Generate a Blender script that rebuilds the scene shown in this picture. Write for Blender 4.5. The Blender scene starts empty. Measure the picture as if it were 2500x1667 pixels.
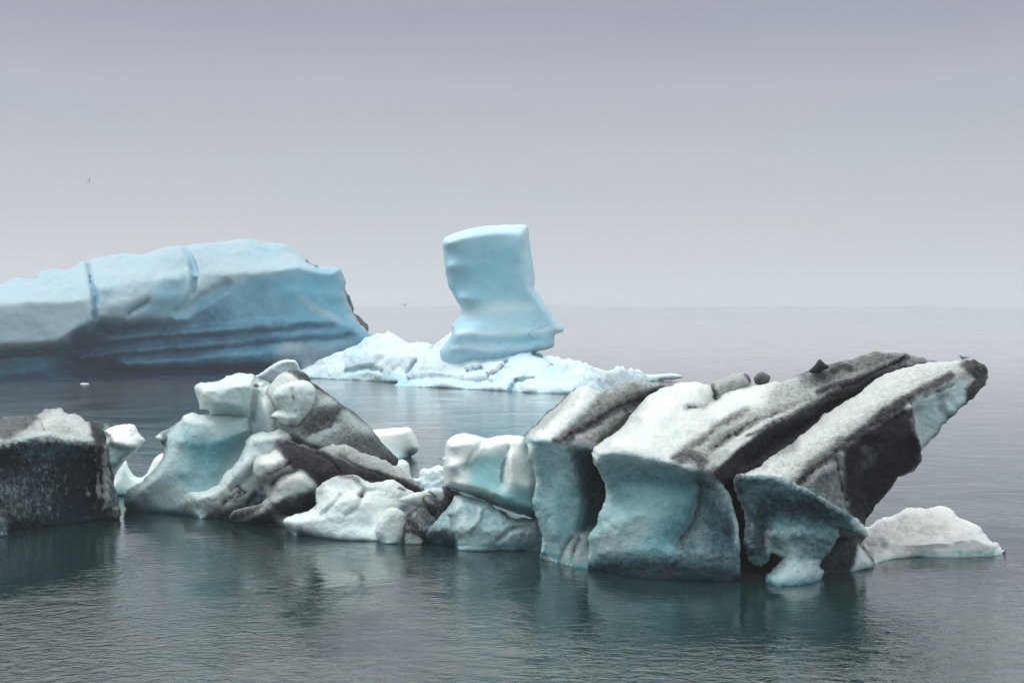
import bpy, math, random
import numpy as np
from mathutils import Vector
from mathutils.geometry import delaunay_2d_cdt

# ------------------------------------------------------------------ camera, world, sun
SC = bpy.context.scene
H = 7.6                       # eye height above the lagoon (m)
F = 50.0 / 36.0 * 2500.0      # focal length in photo pixels
CX, HY = 1250.0, 770.0        # optical axis column, horizon row
cam_d = bpy.data.cameras.new("camera")
cam_d.lens = 50.0; cam_d.sensor_width = 36.0
cam_d.shift_y = -(833.5 - HY) / 2500.0
cam_d.clip_start = 0.5; cam_d.clip_end = 20000.0
cam = bpy.data.objects.new("camera", cam_d)
cam.location = (0, 0, H); cam.rotation_euler = (math.radians(90), 0, 0)
SC.collection.objects.link(cam); SC.camera = cam

SUN_EL, SUN_AZ = math.radians(58), math.radians(-72)   # azimuth from +Y towards +X
world = bpy.data.worlds.new("World"); SC.world = world
world.use_nodes = True
nt = world.node_tree; nt.nodes.clear()
def wn(t, **k):
    n = nt.nodes.new(t)
    for a, b in k.items(): setattr(n, a, b)
    return n
out = wn("ShaderNodeOutputWorld")
sky = wn("ShaderNodeTexSky", sky_type='NISHITA', sun_disc=False, sun_elevation=SUN_EL, sun_rotation=SUN_AZ)
bg_sky = wn("ShaderNodeBackground"); bg_sky.inputs['Strength'].default_value = 0.05
nt.links.new(sky.outputs[0], bg_sky.inputs['Color'])
# overcast cloud deck: grey, lavender-tinted low down, brightest overhead, softly mottled
tc = wn("ShaderNodeTexCoord"); sep = wn("ShaderNodeSeparateXYZ")
nt.links.new(tc.outputs['Generated'], sep.inputs[0])
noi = wn("ShaderNodeTexNoise"); noi.inputs['Scale'].default_value = 2.2; noi.inputs['Detail'].default_value = 4
mp = wn("ShaderNodeMapping"); mp.inputs['Scale'].default_value = (1, 1, 3.0)
nt.links.new(tc.outputs['Generated'], mp.inputs[0]); nt.links.new(mp.outputs[0], noi.inputs['Vector'])
mad = wn("ShaderNodeMath", operation='MULTIPLY_ADD'); mad.inputs[1].default_value = 0.07; 
sub = wn("ShaderNodeMath", operation='SUBTRACT'); sub.inputs[1].default_value = 0.035
nt.links.new(noi.outputs[0], mad.inputs[0]); nt.links.new(sep.outputs[2], mad.inputs[2])
nt.links.new(mad.outputs[0], sub.inputs[0])
ramp = wn("ShaderNodeValToRGB"); cr = ramp.color_ramp; cr.interpolation = 'EASE'
SKY = [(0.0, (.372, .39, .395)), (0.04, (.380, .398, .405)), (0.09, (.352, .372, .392)), (0.15, (.308, .322, .362)),
       (0.218, (.238, .244, .305)), (0.265, (.42, .44, .46)), (0.33, (.80, .84, .84)), (0.6, (.95, 1.01, 1.01)), (1.0, (1.15, 1.2, 1.21))]
while len(cr.elements) < len(SKY): cr.elements.new(0.5)
for e, (p, c) in zip(cr.elements, SKY): e.position = p; e.color = (*c, 1)
nt.links.new(sub.outputs[0], ramp.inputs[0])
bg = wn("ShaderNodeBackground"); bg.inputs['Strength'].default_value = 1.0
n2_ = wn("ShaderNodeTexNoise"); n2_.inputs['Scale'].default_value = 3.0; n2_.inputs['Detail'].default_value = 5
nt.links.new(mp.outputs[0], n2_.inputs['Vector'])
tint = wn("ShaderNodeValToRGB"); tint.color_ramp.elements[0].position = .3; tint.color_ramp.elements[1].position = .7
tint.color_ramp.elements[0].color = (.97, 1.0, 1.0, 1); tint.color_ramp.elements[1].color = (1.05, .985, 1.0, 1)
nt.links.new(n2_.outputs[0], tint.inputs[0])
mul = wn("ShaderNodeMix", data_type='RGBA', blend_type='MULTIPLY'); mul.inputs[0].default_value = 1.0
nt.links.new(ramp.outputs[0], mul.inputs[6]); nt.links.new(tint.outputs[0], mul.inputs[7])
nt.links.new(mul.outputs[2], bg.inputs['Color'])
add = wn("ShaderNodeMixShader"); add.inputs[0].default_value = 0.96
nt.links.new(bg_sky.outputs[0], add.inputs[1]); nt.links.new(bg.outputs[0], add.inputs[2])
nt.links.new(add.outputs[0], out.inputs[0])

sun_d = bpy.data.lights.new("sun", 'SUN'); sun_d.energy = 1.2; sun_d.angle = math.radians(25)
sun_d.color = (1.0, 0.985, 0.95)
sun = bpy.data.objects.new("sun", sun_d); SC.collection.objects.link(sun)
dv = Vector((math.cos(SUN_EL) * math.sin(SUN_AZ), math.cos(SUN_EL) * math.cos(SUN_AZ), math.sin(SUN_EL)))
sun.rotation_euler = dv.to_track_quat('Z', 'Y').to_euler(); sun.location = (0, 0, 100)
SC.view_settings.view_transform = 'Standard'; SC.view_settings.look = 'None'
SC.view_settings.exposure = 0.45; SC.view_settings.gamma = 1.0
SC.cycles.volume_bounces = 1
SC.cycles.max_bounces = 8
SC.cycles.caustics_reflective = False
SC.cycles.use_denoising = True

# ------------------------------------------------------------------ numpy noise
_rs = np.random.RandomState(7)
_P = _rs.permutation(256); _P = np.concatenate([_P, _P, _P])
_G = _rs.normal(size=(256, 3)); _G /= np.linalg.norm(_G, axis=1)[:, None]
def perlin(p):
    i = np.floor(p).astype(int); f = p - i; i &= 255
    u = f * f * f * (f * (f * 6 - 15) + 10)
    r = 0
    for dx in (0, 1):
        for dy in (0, 1):
            for dz in (0, 1):
                h = _P[_P[_P[(i[:, 0] + dx) & 255] + ((i[:, 1] + dy) & 255)] + ((i[:, 2] + dz) & 255)] & 255
                g = _G[h]
                d = g[:, 0] * (f[:, 0] - dx) + g[:, 1] * (f[:, 1] - dy) + g[:, 2] * (f[:, 2] - dz)
                w = (u[:, 0] if dx else 1 - u[:, 0]) * (u[:, 1] if dy else 1 - u[:, 1]) * (u[:, 2] if dz else 1 - u[:, 2])
                r = r + w * d
    return r * 1.6
def fbm(p, o=4, g=0.5):
    r = 0; a = 1.0; s = 0
    for k in range(o):
        r = r + a * perlin(p * (2.03 ** k) + 17.3 * k); s += a; a *= g
    return r / s
def ridged(p, o=4):
    r = 0; a = 1.0; s = 0
    for k in range(o):
        r = r + a * (1 - 2 * np.abs(perlin(p * (2.07 ** k) + 9.1 * k))); s += a; a *= 0.5
    return r / s

# ------------------------------------------------------------------ helpers
def link(o): SC.collection.objects.link(o); return o
def tag(o, label=None, cat=None, group=None, kind=None):
    if label: o['label'] = label
    if cat: o['category'] = cat
    if group: o['group'] = group
    if kind: o['kind'] = kind
    return o
def empty(name, loc, label, cat, group=None):
    o = link(bpy.data.objects.new(name, None)); o.location = loc; o.empty_display_size = 0.5
    return tag(o, label, cat, group)
def Yw(y): return H * F / (y - HY)
def at(x, y, Y): return np.stack([(x - CX) / F * Y, Y * np.ones_like(x), H - (y - HY) / F * Y], -1)
def sstep(a, b, x):
    t = np.clip((x - a) / (b - a), 0, 1); return t * t * (3 - 2 * t)

def seg_dist(P, poly, closed=False, vals=None):
    """distance of points P to a polyline; also the interpolated value along it"""
    poly = np.asarray(poly, float)
    A = poly; B = np.roll(poly, -1, 0)
    if not closed: A, B = A[:-1], B[:-1]
    best = np.full(len(P), 1e18); val = np.zeros(len(P))
    for k in range(len(A)):
        d = B[k] - A[k]; L = d @ d + 1e-9
        t = np.clip(((P - A[k]) @ d) / L, 0, 1)
        q = P - (A[k] + t[:, None] * d); dd = (q * q).sum(1)
        m = dd < best; best[m] = dd[m]
        if vals is not None:
            v = vals[k] + t * (vals[(k + 1) % len(vals)] - vals[k]); val[m] = v[m]
    return np.sqrt(best), val
def inside(P, poly):
    poly = np.asarray(poly, float); r = np.zeros(len(P), bool)
    x, y = P[:, 0], P[:, 1]; j = len(poly) - 1
    for i in range(len(poly)):
        xi, yi = poly[i]; xj, yj = poly[j]
        if yi != yj:
            c = ((yi > y) != (yj > y)) & (x < (xj - xi) * (y - yi) / (yj - yi) + xi)
            r ^= c
        j = i
    return r

SMOOTH = 7
class Field:
    """values on polylines spread smoothly over the plane (Laplace membrane)"""
    def __init__(s, lo, hi, lines, step=5.0):
        s.lo = np.array(lo, float) - 3 * step; s.step = step
        n = np.ceil((np.array(hi) - s.lo) / step).astype(int) + 4
        n = ((n + 7) // 8) * 8
        X, Y, V = [], [], []
        for ln in lines:
            ln = np.asarray(ln, float)
            for a, b in zip(ln[:-1], ln[1:]):
                m = max(2, int(np.hypot(*(b - a)[:2]) / (step * 0.5)) + 1)
                t = np.linspace(0, 1, m)[:, None]; q = a + (b - a) * t
                X.append(q[:, 0]); Y.append(q[:, 1]); V.append(q[:, 2])
            if len(ln) == 1: X.append(ln[:, 0]); Y.append(ln[:, 1]); V.append(ln[:, 2])
        X, Y, V = map(np.concatenate, (X, Y, V))
        f = np.full((n[1] // 8, n[0] // 8), V.mean())
        for lv in (8, 4, 2, 1):
            nx, ny = n[0] // lv, n[1] // lv
            if f.shape != (ny, nx): f = np.repeat(np.repeat(f, 2, 0), 2, 1)
            ix = np.clip(((X - s.lo[0]) / (step * lv)).astype(int), 0, nx - 1)
            iy = np.clip(((Y - s.lo[1]) / (step * lv)).astype(int), 0, ny - 1)
            w = np.zeros((ny, nx)); c = np.zeros((ny, nx))
            np.add.at(w, (iy, ix), 1); np.add.at(c, (iy, ix), V)
            m = w > 0; c[m] /= w[m]
            for it in range(120 if lv > 1 else 50):
                f[m] = c[m]
                p = np.pad(f, 1, mode='edge')
                f = 0.25 * (p[:-2, 1:-1] + p[2:, 1:-1] + p[1:-1, :-2] + p[1:-1, 2:])
            f[m] = c[m]
        for it in range(SMOOTH):
            p = np.pad(f, 1, mode='edge')
            f = 0.5 * f + 0.125 * (p[:-2, 1:-1] + p[2:, 1:-1] + p[1:-1, :-2] + p[1:-1, 2:])
        s.f = f
    def __call__(s, P):
        q = (P - s.lo) / s.step - 0.5
        x = np.clip(q[:, 0], 0, s.f.shape[1] - 1.001); y = np.clip(q[:, 1], 0, s.f.shape[0] - 1.001)
        i = x.astype(int); j = y.astype(int); u = x - i; v = y - j; f = s.f
        return (f[j, i] * (1 - u) + f[j, i + 1] * u) * (1 - v) + (f[j + 1, i] * (1 - u) + f[j + 1, i + 1] * u) * v

# zoom windows the outlines were measured in: (left, top, scale)
Z1, Z2, Z3, Z4 = (0, 550, 2.6133), (700, 500, 2.352), (0, 950, 3.92), (300, 850, 2.94)
Z5, Z6, Z7, S0 = (1050, 900, 3.136), (1250, 850, 2.614), (1700, 820, 2.489), (0, 0, 1.0)

def ice(name, parent, mat, Z, outline, lines=(), grooves=(), paint=(), base=(0, 0, 0), eo=0.0, Y0=50.0,
        bulge=(0.8, 40), thick=3.0, back_r=120, step=4.0, disp=(), rough_edge=1.0, warp=3.0, seed=0, label=None, wline=None, soft=1.35):
    """One solid block of ice: front relief from depth lines, a rounded back, water edges carried below the surface."""
    sx, sy, sc = Z
    T = lambda x, y: (sx + x / sc, sy + y / sc)
    op, oo, ow = [], [], []
    for p in outline:
        X, Y = T(p[0], p[1]); w = len(p) > 2 and p[2] == 'w'
        op.append((X, Y)); ow.append(w)
        oo.append(Yw(Y) - Y0 if w else (p[2] if len(p) > 2 else eo))
    op = np.array(op); oo = np.array(oo)
    WX, WY = (np.array([sx + a[0] / sc for a in wline]), np.array([sy + a[1] / sc for a in wline])) if wline else (None, None)
    def rel(X, v): return v + (Yw(np.interp(X, WX, WY)) - Y0 if wline else 0.0)
    oo = np.array([oo[k] if ow[k] else rel(op[k][0], oo[k]) for k in range(len(oo))])
    # resample the outline with rounded corners and a rough edge
    pts, vals, wf = [], [], []
    n = len(op)
    for k in range(n):
        a, b = op[k], op[(k + 1) % n]; L = np.hypot(*(b - a)); m = max(1, int(round(L / step)))
        p0, p3 = op[k - 1], op[(k + 2) % n]
        for i in range(m):
            t = i / m
            lin = a + (b - a) * t
            cat = 0.5 * (2 * a + (b - p0) * t + (2 * p0 - 5 * a + 4 * b - p3) * t * t + (3 * a - p0 - 3 * b + p3) * t ** 3)
            ww = ow[k] and ow[(k + 1) % n]
            pts.append(lin * 0.45 + cat * 0.55); vals.append(oo[k] + (oo[(k + 1) % n] - oo[k]) * t)
            wf.append(1 if ww else 0)
    pts = np.array(pts); vals = np.array(vals); wf = np.array(wf, bool)
    q = np.c_[pts / (step * 5.0), np.full(len(pts), seed * 3.7 + 0.5)]
    jit = np.c_[fbm(q, 3, 0.6), fbm(q + 31.7, 3, 0.6)] * rough_edge * step * 0.9
    jit[wf] *= 0.4
    pts = pts + jit
    wv = wf & np.roll(wf, 1)                 # vertices strictly inside a water edge
    # non-water edge segments
    lo, hi = pts.min(0), pts.max(0)
    # interior grid
    xs = np.arange(lo[0], hi[0], step); ys = np.arange(lo[1], hi[1], step * 0.87)
    gx, gy = np.meshgrid(xs, ys); gx = gx + (np.arange(len(ys)) % 2)[:, None] * step * 0.5
    G = np.c_[gx.ravel(), gy.ravel()]; rs = np.random.RandomState(seed + 3)
    G += rs.uniform(-.18, .18, G.shape) * step
    G = G[inside(G, pts)]; d, _ = seg_dist(G, pts, True); G = G[d > step * 0.55]
    nb = len(pts)
    allp = np.r_[pts, G]
    vs, es, fs, ov, oe, of = delaunay_2d_cdt([Vector(p) for p in allp], [(i, (i + 1) % nb) for i in range(nb)], [], 1, 1e-6)
    P = np.array([v[:] for v in vs]); tri = np.array([f[:] for f in fs if len(f) == 3])
    orig = np.array([(o[0] if len(o) else -1) for o in ov])
    isb = (orig >= 0) & (orig < nb)
    # distance to non-water edges
    nw = [k for k in range(nb) if not (wf[k] and True)]
    dd = np.full(len(P), 1e9)
    if nw:
        runs, cur = [], [nw[0]]
        for k in nw[1:]:
            if k == cur[-1] + 1: cur.append(k)
            else: runs.append(cur); cur = [k]
        runs.append(cur)
        for r in runs:
            idx = r + [(r[-1] + 1) % nb]
            e, _ = seg_dist(P, pts[idx]); dd = np.minimum(dd, e)
    # depth fields
    ol = np.c_[pts, vals]; ol = np.r_[ol, ol[:1]]
    ll = []
    for ln in lines:
        arr = []
        for p in ln:
            X, Y = T(p[0], p[1]); arr.append((X, Y, Yw(Y) - Y0 if p[2] == 'w' else rel(X, p[2])))
        ll.append(arr)
    fstep = max(step, (hi - lo).max() / 260)
    Wp = np.c_[fbm(np.c_[P / 60.0, np.full(len(P), seed + .3)], 3), fbm(np.c_[P / 60.0, np.full(len(P), seed + 9.3)], 3)] * warp * 3
    Wp *= np.clip(dd / 30, 0, 1)[:, None]
    Wp += np.c_[fbm(np.c_[P / 14.0, np.full(len(P), seed + 5.3)], 3), fbm(np.c_[P / 14.0, np.full(len(P), seed + 19.3)], 3)] * warp
    ffront = Field(lo, hi, [ol] + ll, fstep)
    fback = Field(lo, hi, [ol], fstep * 2) if ll else ffront
    Pf = np.where(isb[:, None], P, P + Wp * 0.4)
    front = ffront(Pf)
    front[isb] = vals[orig[isb]]
    B, R = bulge
    t = np.clip(dd / R, 0, 1); prof = np.sqrt(np.clip(1 - (1 - t) ** 2, 0, 1))
    front = front - B * prof
    for g in grooves:
        gp = np.array([T(a[0], a[1]) for a in g[0]]); wd = g[1] / sc
        gv = np.array(g[2] if isinstance(g[2], (list, tuple)) else [g[2]] * len(gp), float)
        e, v = seg_dist(P + Wp * 0.7, gp, False, gv)
        k = np.clip(1 - e / wd, 0, 1); front = front + v * k * k * (3 - 2 * k) * np.clip(dd / 6, 0.25, 1)
    tb = np.clip(dd / back_r, 0, 1); back = np.maximum(fback(P), front) + thick * np.sqrt(np.clip(1 - (1 - tb) ** 2, 0, 1)) + 0.0
    dbl = np.ones(len(P), bool)
    shared = isb.copy(); shared[isb] = ~wv[orig[isb]]
    front3 = at(P[:, 0], P[:, 1], Y0 + front)
    back3 = at(P[:, 0], P[:, 1], Y0 + np.maximum(back, front + 0.02))
    # water edge vertices dip a little
    wvert = isb.copy(); wvert[isb] = wv[orig[isb]]
    front3[wvert, 2] -= 0.04; 
    # faces
    a, b, c = P[tri[:, 0]], P[tri[:, 1]], P[tri[:, 2]]
    cr_ = (b[:, 0] - a[:, 0]) * (c[:, 1] - a[:, 1]) - (b[:, 1] - a[:, 1]) * (c[:, 0] - a[:, 0])
    tri[cr_ > 0] = tri[cr_ > 0][:, ::-1]
    N = len(P); bidx = np.arange(N) + N
    bmap = np.where(shared, np.arange(N), bidx)
    F1 = tri; F2 = bmap[tri[:, ::-1]]
    faces = [tuple(f) for f in F1] + [tuple(f) for f in F2 if len(set(f)) == 3]
    inv = {int(orig[i]): i for i in np.where(isb)[0]}
    edge_of = {}
    for f in F1:
        for u, v in ((f[0], f[1]), (f[1], f[2]), (f[2], f[0])): edge_of[(int(u), int(v))] = 1
    for k in range(nb):
        i, j = inv.get(k), inv.get((k + 1) % nb)
        if i is None or j is None: continue
        if (i, j) not in edge_of: i, j = j, i
        if (i, j) not in edge_of: continue
        q = [j, i] + ([int(bmap[i])] if not shared[i] else []) + ([int(bmap[j])] if not shared[j] else [])
        if len(q) >= 3: faces.append(tuple(q))
    V = np.r_[front3, back3]
    # colour composition of the ice: R dense blue ice, G clear dark ice plus painted recess shade, B grit and ash plus the same
    C = np.tile(np.array(base, float), (N, 1))
    ci = {'B': 0, 'D': 1, 'R': 2}
    PW = P + Wp
    for pt in paint:
        ch, kind, pl, wd, val = pt[:5]
        pp = np.array([T(x[0], x[1]) for x in pl]); wd = wd / sc
        if kind == 'l':
            e, _ = seg_dist(PW, pp); wd *= soft; al = (1 - sstep(wd * 0.1, wd, e)) / (1 + .35 * (soft - 1))
        else:
            e, _ = seg_dist(PW, pp, True); ins = inside(PW, pp)
            wd *= soft * 1.1; al = sstep(-wd, wd, np.where(ins, e, -e))
        for c_, v_ in zip(ch, val if isinstance(val, (tuple, list)) else (val,)):
            C[:, ci[c_]] = C[:, ci[c_]] * (1 - al) + v_ * al
    C = np.r_[C, C]
    # displacement along the surface normal
    def normals(V):
        nn = np.zeros_like(V)
        for FF in (F1, F2):
            fn = np.cross(V[FF[:, 1]] - V[FF[:, 0]], V[FF[:, 2]] - V[FF[:, 0]])
            for k in range(3): np.add.at(nn, FF[:, k], fn)
        return nn / (np.linalg.norm(nn, axis=1)[:, None] + 1e-12)
    wmask = np.ones(len(V)); wmask[:N][wvert] = 0.25
    for kind, scale, amp in disp:
        nrm = normals(V); s = scale if isinstance(scale, (tuple, list)) else (scale,) * 3
        Q = V / np.array(s) + seed * 5.1
        v = {'f': lambda: fbm(Q, 4), 'r': lambda: ridged(Q, 4), 'b': lambda: np.abs(fbm(Q, 3)) * 2 - .5, 'g': lambda: (ridged(Q, 3) - .2) * np.clip(C[:, 2], 0, 1)}[kind]()
        V = V + nrm * (v * amp * wmask)[:, None]
    used = np.zeros(2 * N, bool); used[np.unique(np.concatenate([np.array(f) for f in faces]))] = True
    remap = np.cumsum(used) - 1
    loc = np.array(parent.location) if parent is not None else np.array([V[:N, 0].mean(), Y0, 0.0])
    me = bpy.data.meshes.new(name)
    me.from_pydata((V[used] - loc).tolist(), [], [tuple(int(remap[i]) for i in f) for f in faces])
    at_ = me.color_attributes.new("mixc", 'FLOAT_COLOR', 'POINT')
    cc = np.c_[C[used], np.ones(used.sum())].astype(np.float32); at_.data.foreach_set("color", cc.ravel())
    me.polygons.foreach_set("use_smooth", [True] * len(me.polygons))
    me.materials.append(mat); me.update()
    o = link(bpy.data.objects.new(name, me))
    if parent is not None: o.parent = parent
    else: o.location = loc
    if label: o['label'] = label
    return o

# ------------------------------------------------------------------ materials
class NT:
    def __init__(s, name):
        s.m = bpy.data.materials.new(name); s.m.use_nodes = True; s.t = s.m.node_tree; s.t.nodes.clear()
    def n(s, t, ins=None, **k):
        x = s.t.nodes.new(t)
        for a, b in k.items(): setattr(x, a, b)
        for a, b in (ins or {}).items():
            if isinstance(b, bpy.types.NodeSocket): s.t.links.new(b, x.inputs[a])
            else: x.inputs[a].default_value = b
        return x
    def math(s, op, a, b=0.0, c=None, clamp=False):
        i = {0: a, 1: b}
        if c is not None: i[2] = c
        return s.n("ShaderNodeMath", i, operation=op, use_clamp=clamp).outputs[0]
    def mix(s, f, a, b):
        x = s.n("ShaderNodeMix", data_type='RGBA')
        for k, v in ((0, f), (6, a), (7, b)):
            if isinstance(v, bpy.types.NodeSocket): s.t.links.new(v, x.inputs[k])
            else: x.inputs[k].default_value = v if k == 0 else (*v, 1)
        return x.outputs[2]
    def noise(s, vec, scale, detail=4, rough=.55, dist=0.0):
        return s.n("ShaderNodeTexNoise", {'Vector': vec, 'Scale': scale, 'Detail': detail, 'Roughness': rough, 'Distortion': dist}).outputs[0]
    def smooth(s, x, a, b):
        return s.n("ShaderNodeMapRange", {0: x, 1: a, 2: b}, interpolation_type='SMOOTHSTEP').outputs[0]

def ice_material(name, white=(.84, .88, .85), blue=(.16, .42, .48), dark=(.008, .034, .050), dirt_shade=(.012, .010, .015),
                 u=1.0, bump=1.0, rough=.42, streak=None, sss=0.0, grain=1.0, spec=.5, wetk=1.0, frost=(.5, .45), scal=1.0, rimk=.45):
    """u: size in metres of the finest grit clumps; textures live in object space"""
    N = NT(name)
    tc = N.n("ShaderNodeTexCoord").outputs['Object']
    vec = tc
    if streak:
        vec = N.n("ShaderNodeMapping", {'Vector': tc, 'Rotation': streak[0], 'Scale': streak[1]}).outputs[0]
    col = N.n("ShaderNodeVertexColor", layer_name="mixc").outputs[0]
    sp = N.n("ShaderNodeSeparateColor", {0: col}); R, G, B = sp.outputs[0], sp.outputs[1], sp.outputs[2]
    n1 = N.noise(tc, .9 / u, 5, .6); n2 = N.noise(tc, 6 / u, 5, .65); n3 = N.noise(vec, 22 / u, 4, .7); n4 = N.noise(tc, 70 / u, 3, .7)
    c1 = lambda x, k: N.math('MULTIPLY', N.math('SUBTRACT', x, .5), k)
    zc = N.n("ShaderNodeSeparateXYZ", {0: tc}).outputs[2]
    wet = N.math('MULTIPLY', N.smooth(N.math('ADD', zc, c1(n2, .35 * u)), .42 * u, .0), wetk)
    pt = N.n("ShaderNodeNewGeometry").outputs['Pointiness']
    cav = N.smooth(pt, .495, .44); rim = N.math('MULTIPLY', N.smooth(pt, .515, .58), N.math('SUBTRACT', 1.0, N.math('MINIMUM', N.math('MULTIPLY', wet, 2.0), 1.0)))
    # blue ice
    bm = N.math('ADD', R, N.math('ADD', c1(n1, .45), N.math('MULTIPLY_ADD', wet, .35, c1(n2, .25))), clamp=True)
    base = N.mix(bm, white, blue)
    # clear dark ice and painted undercut shade, with frosty flecks
    gm = N.math('ADD', G, N.math('MULTIPLY', N.math('ADD', N.math('ADD', c1(n1, .5), c1(n2, frost[0])), c1(n3, frost[1])), N.math('MINIMUM', N.math('MULTIPLY', G, 3.0), 1.0)), clamp=True)
    gm = N.smooth(N.math('MULTIPLY_ADD', wet, .22, gm), .05, .88)
    base = N.mix(gm, base, dark)
    vc = N.n("ShaderNodeTexVoronoi", {'Vector': N.n("ShaderNodeMixRGB", {0: .12, 1: tc, 2: N.n("ShaderNodeTexNoise", {'Vector': tc, 'Scale': 1.5 / u, 'Detail': 2}).outputs[1]}).outputs[0], 'Scale': .75 / u}, feature='DISTANCE_TO_EDGE').outputs[0]
    crack = N.math('MULTIPLY', N.smooth(vc, .012, .0), N.smooth(n1, .52, .62))
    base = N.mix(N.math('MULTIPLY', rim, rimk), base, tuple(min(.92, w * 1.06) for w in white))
    base = N.mix(N.math('MULTIPLY', crack, .30), base, dark)
    # grit, ash and the recess shade painted along with them
    k = N.math('MINIMUM', N.math('MULTIPLY', B, 4.0), 1.0)
    dn = N.math('MULTIPLY', N.math('ADD', N.math('ADD', c1(n2, .40), c1(n3, .75)), c1(n4, 1.0 * grain)), k)
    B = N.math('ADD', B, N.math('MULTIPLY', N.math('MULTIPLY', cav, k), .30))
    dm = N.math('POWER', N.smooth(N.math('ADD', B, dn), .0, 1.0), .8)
    base = N.mix(dm, base, dirt_shade)
    # bare speckle everywhere
    spk = N.smooth(N.math('ADD', n4, c1(n2, .5)), .70, .80)
    base = N.mix(N.math('MULTIPLY', spk, .35 * grain), base, dirt_shade)
    h = N.math('ADD', N.math('ADD', N.math('MULTIPLY', n2, .35 * u), N.math('MULTIPLY', n3, .12 * u)), N.math('MULTIPLY', n4, .03 * u))
    h = N.math('ADD', h, N.math('MULTIPLY', N.math('MULTIPLY', N.math('ADD', n3, N.math('MULTIPLY', n4, .6)), B), .13 * u))
    sc_ = N.n("ShaderNodeTexVoronoi", {'Vector': tc, 'Scale': 2.6 / u}, feature='F1').outputs[0]
    sc2 = N.n("ShaderNodeTexVoronoi", {'Vector': tc, 'Scale': 7.0 / u}, feature='F1').outputs[0]
    h = N.math('ADD', h, N.math('MULTIPLY', N.math('MULTIPLY_ADD', sc2, .25, sc_), .07 * u * scal))
    h = N.math('SUBTRACT', h, N.math('MULTIPLY', crack, .03 * u))
    bp = N.n("ShaderNodeBump", {'Height': h, 'Strength': .75 * bump, 'Distance': .6}).outputs[0]
    rg = N.math('ADD', rough, N.math('ADD', N.math('MULTIPLY', dm, .40), c1(n3, .4)), clamp=True)
    ins = {'Base Color': base, 'Roughness': rg, 'Normal': bp, 'IOR': 1.31, 'Specular IOR Level': spec}
    if sss > 0:
        ins.update({'Subsurface Weight': sss, 'Subsurface Radius': (.5, .85, 1.0), 'Subsurface Scale': .30 * u})
    b = N.n("ShaderNodeBsdfPrincipled", ins)
    N.n("ShaderNodeOutputMaterial", {0: b.outputs[0]})
    return N.m

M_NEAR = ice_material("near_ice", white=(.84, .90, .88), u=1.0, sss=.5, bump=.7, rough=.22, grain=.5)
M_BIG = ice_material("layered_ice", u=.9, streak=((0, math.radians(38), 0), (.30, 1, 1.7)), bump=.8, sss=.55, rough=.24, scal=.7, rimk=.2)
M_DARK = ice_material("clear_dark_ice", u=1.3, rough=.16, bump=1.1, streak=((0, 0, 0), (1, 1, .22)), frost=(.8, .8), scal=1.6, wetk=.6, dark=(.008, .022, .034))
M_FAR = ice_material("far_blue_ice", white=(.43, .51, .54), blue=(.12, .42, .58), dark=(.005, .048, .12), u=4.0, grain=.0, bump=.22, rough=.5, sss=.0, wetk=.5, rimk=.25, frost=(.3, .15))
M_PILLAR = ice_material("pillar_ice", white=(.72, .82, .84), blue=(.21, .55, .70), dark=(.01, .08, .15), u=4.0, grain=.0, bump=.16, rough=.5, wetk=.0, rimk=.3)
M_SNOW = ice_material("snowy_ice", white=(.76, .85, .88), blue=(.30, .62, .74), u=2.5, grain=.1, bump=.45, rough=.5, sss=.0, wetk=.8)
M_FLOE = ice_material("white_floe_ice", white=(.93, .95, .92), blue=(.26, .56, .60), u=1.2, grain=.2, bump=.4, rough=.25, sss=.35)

def water_material():
    N = NT("lagoon_water")
    tc = N.n("ShaderNodeTexCoord").outputs['Object']
    m1 = N.n("ShaderNodeMapping", {'Vector': tc, 'Rotation': (0, 0, .25), 'Scale': (.8, 1.15, 1)}).outputs[0]
    m2 = N.n("ShaderNodeMapping", {'Vector': tc, 'Rotation': (0, 0, -.35), 'Scale': (.75, 1.2, 1)}).outputs[0]
    sw = N.noise(m1, .35, 3, .5, .4); rp = N.noise(m2, 2.4, 3, .6, .9); fi = N.noise(m1, 7.0, 2, .6, .5)
    yy = N.n("ShaderNodeSeparateXYZ", {0: tc}).outputs[1]
    patch = N.smooth(N.noise(tc, .09, 4, .6, 1.0), .36, .60)
    lee = N.smooth(N.math('ADD', yy, N.math('MULTIPLY', N.noise(tc, .15, 3), 8)), 44, 33)
    amp = N.math('MULTIPLY', N.math('MULTIPLY_ADD', patch, .85, .16), N.math('MULTIPLY_ADD', lee, .95, .48))
    h = N.math('ADD', N.math('MULTIPLY', sw, .035), N.math('MULTIPLY', amp, N.math('ADD', N.math('MULTIPLY', rp, .055), N.math('MULTIPLY', fi, .010))))
    bp = N.n("ShaderNodeBump", {'Height': h, 'Strength': 1.0, 'Distance': 1.0}).outputs[0]
    # sky reflection and haze on far water put into its colour, paler with distance
    far_sheen = N.smooth(N.math('ADD', yy, N.math('MULTIPLY', N.noise(tc, .02, 3), 60)), 70, 330)
    c = N.mix(far_sheen, (.010, .026, .026), (.23, .222, .205))
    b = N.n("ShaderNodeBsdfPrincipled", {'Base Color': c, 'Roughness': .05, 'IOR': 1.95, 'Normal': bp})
    N.n("ShaderNodeOutputMaterial", {0: b.outputs[0]})
    return N.m

# ------------------------------------------------------------------ setting: water, far shore, haze
me = bpy.data.meshes.new("water")
R_ = 9000.0
me.from_pydata([(-R_, -60, 0), (R_, -60, 0), (R_, R_, 0), (-R_, R_, 0)], [], [(0, 1, 2, 3)])
me.materials.append(water_material())
tag(link(bpy.data.objects.new("water", me)), "calm grey green glacial lagoon with fine ripples", None, None, "structure")

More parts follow.
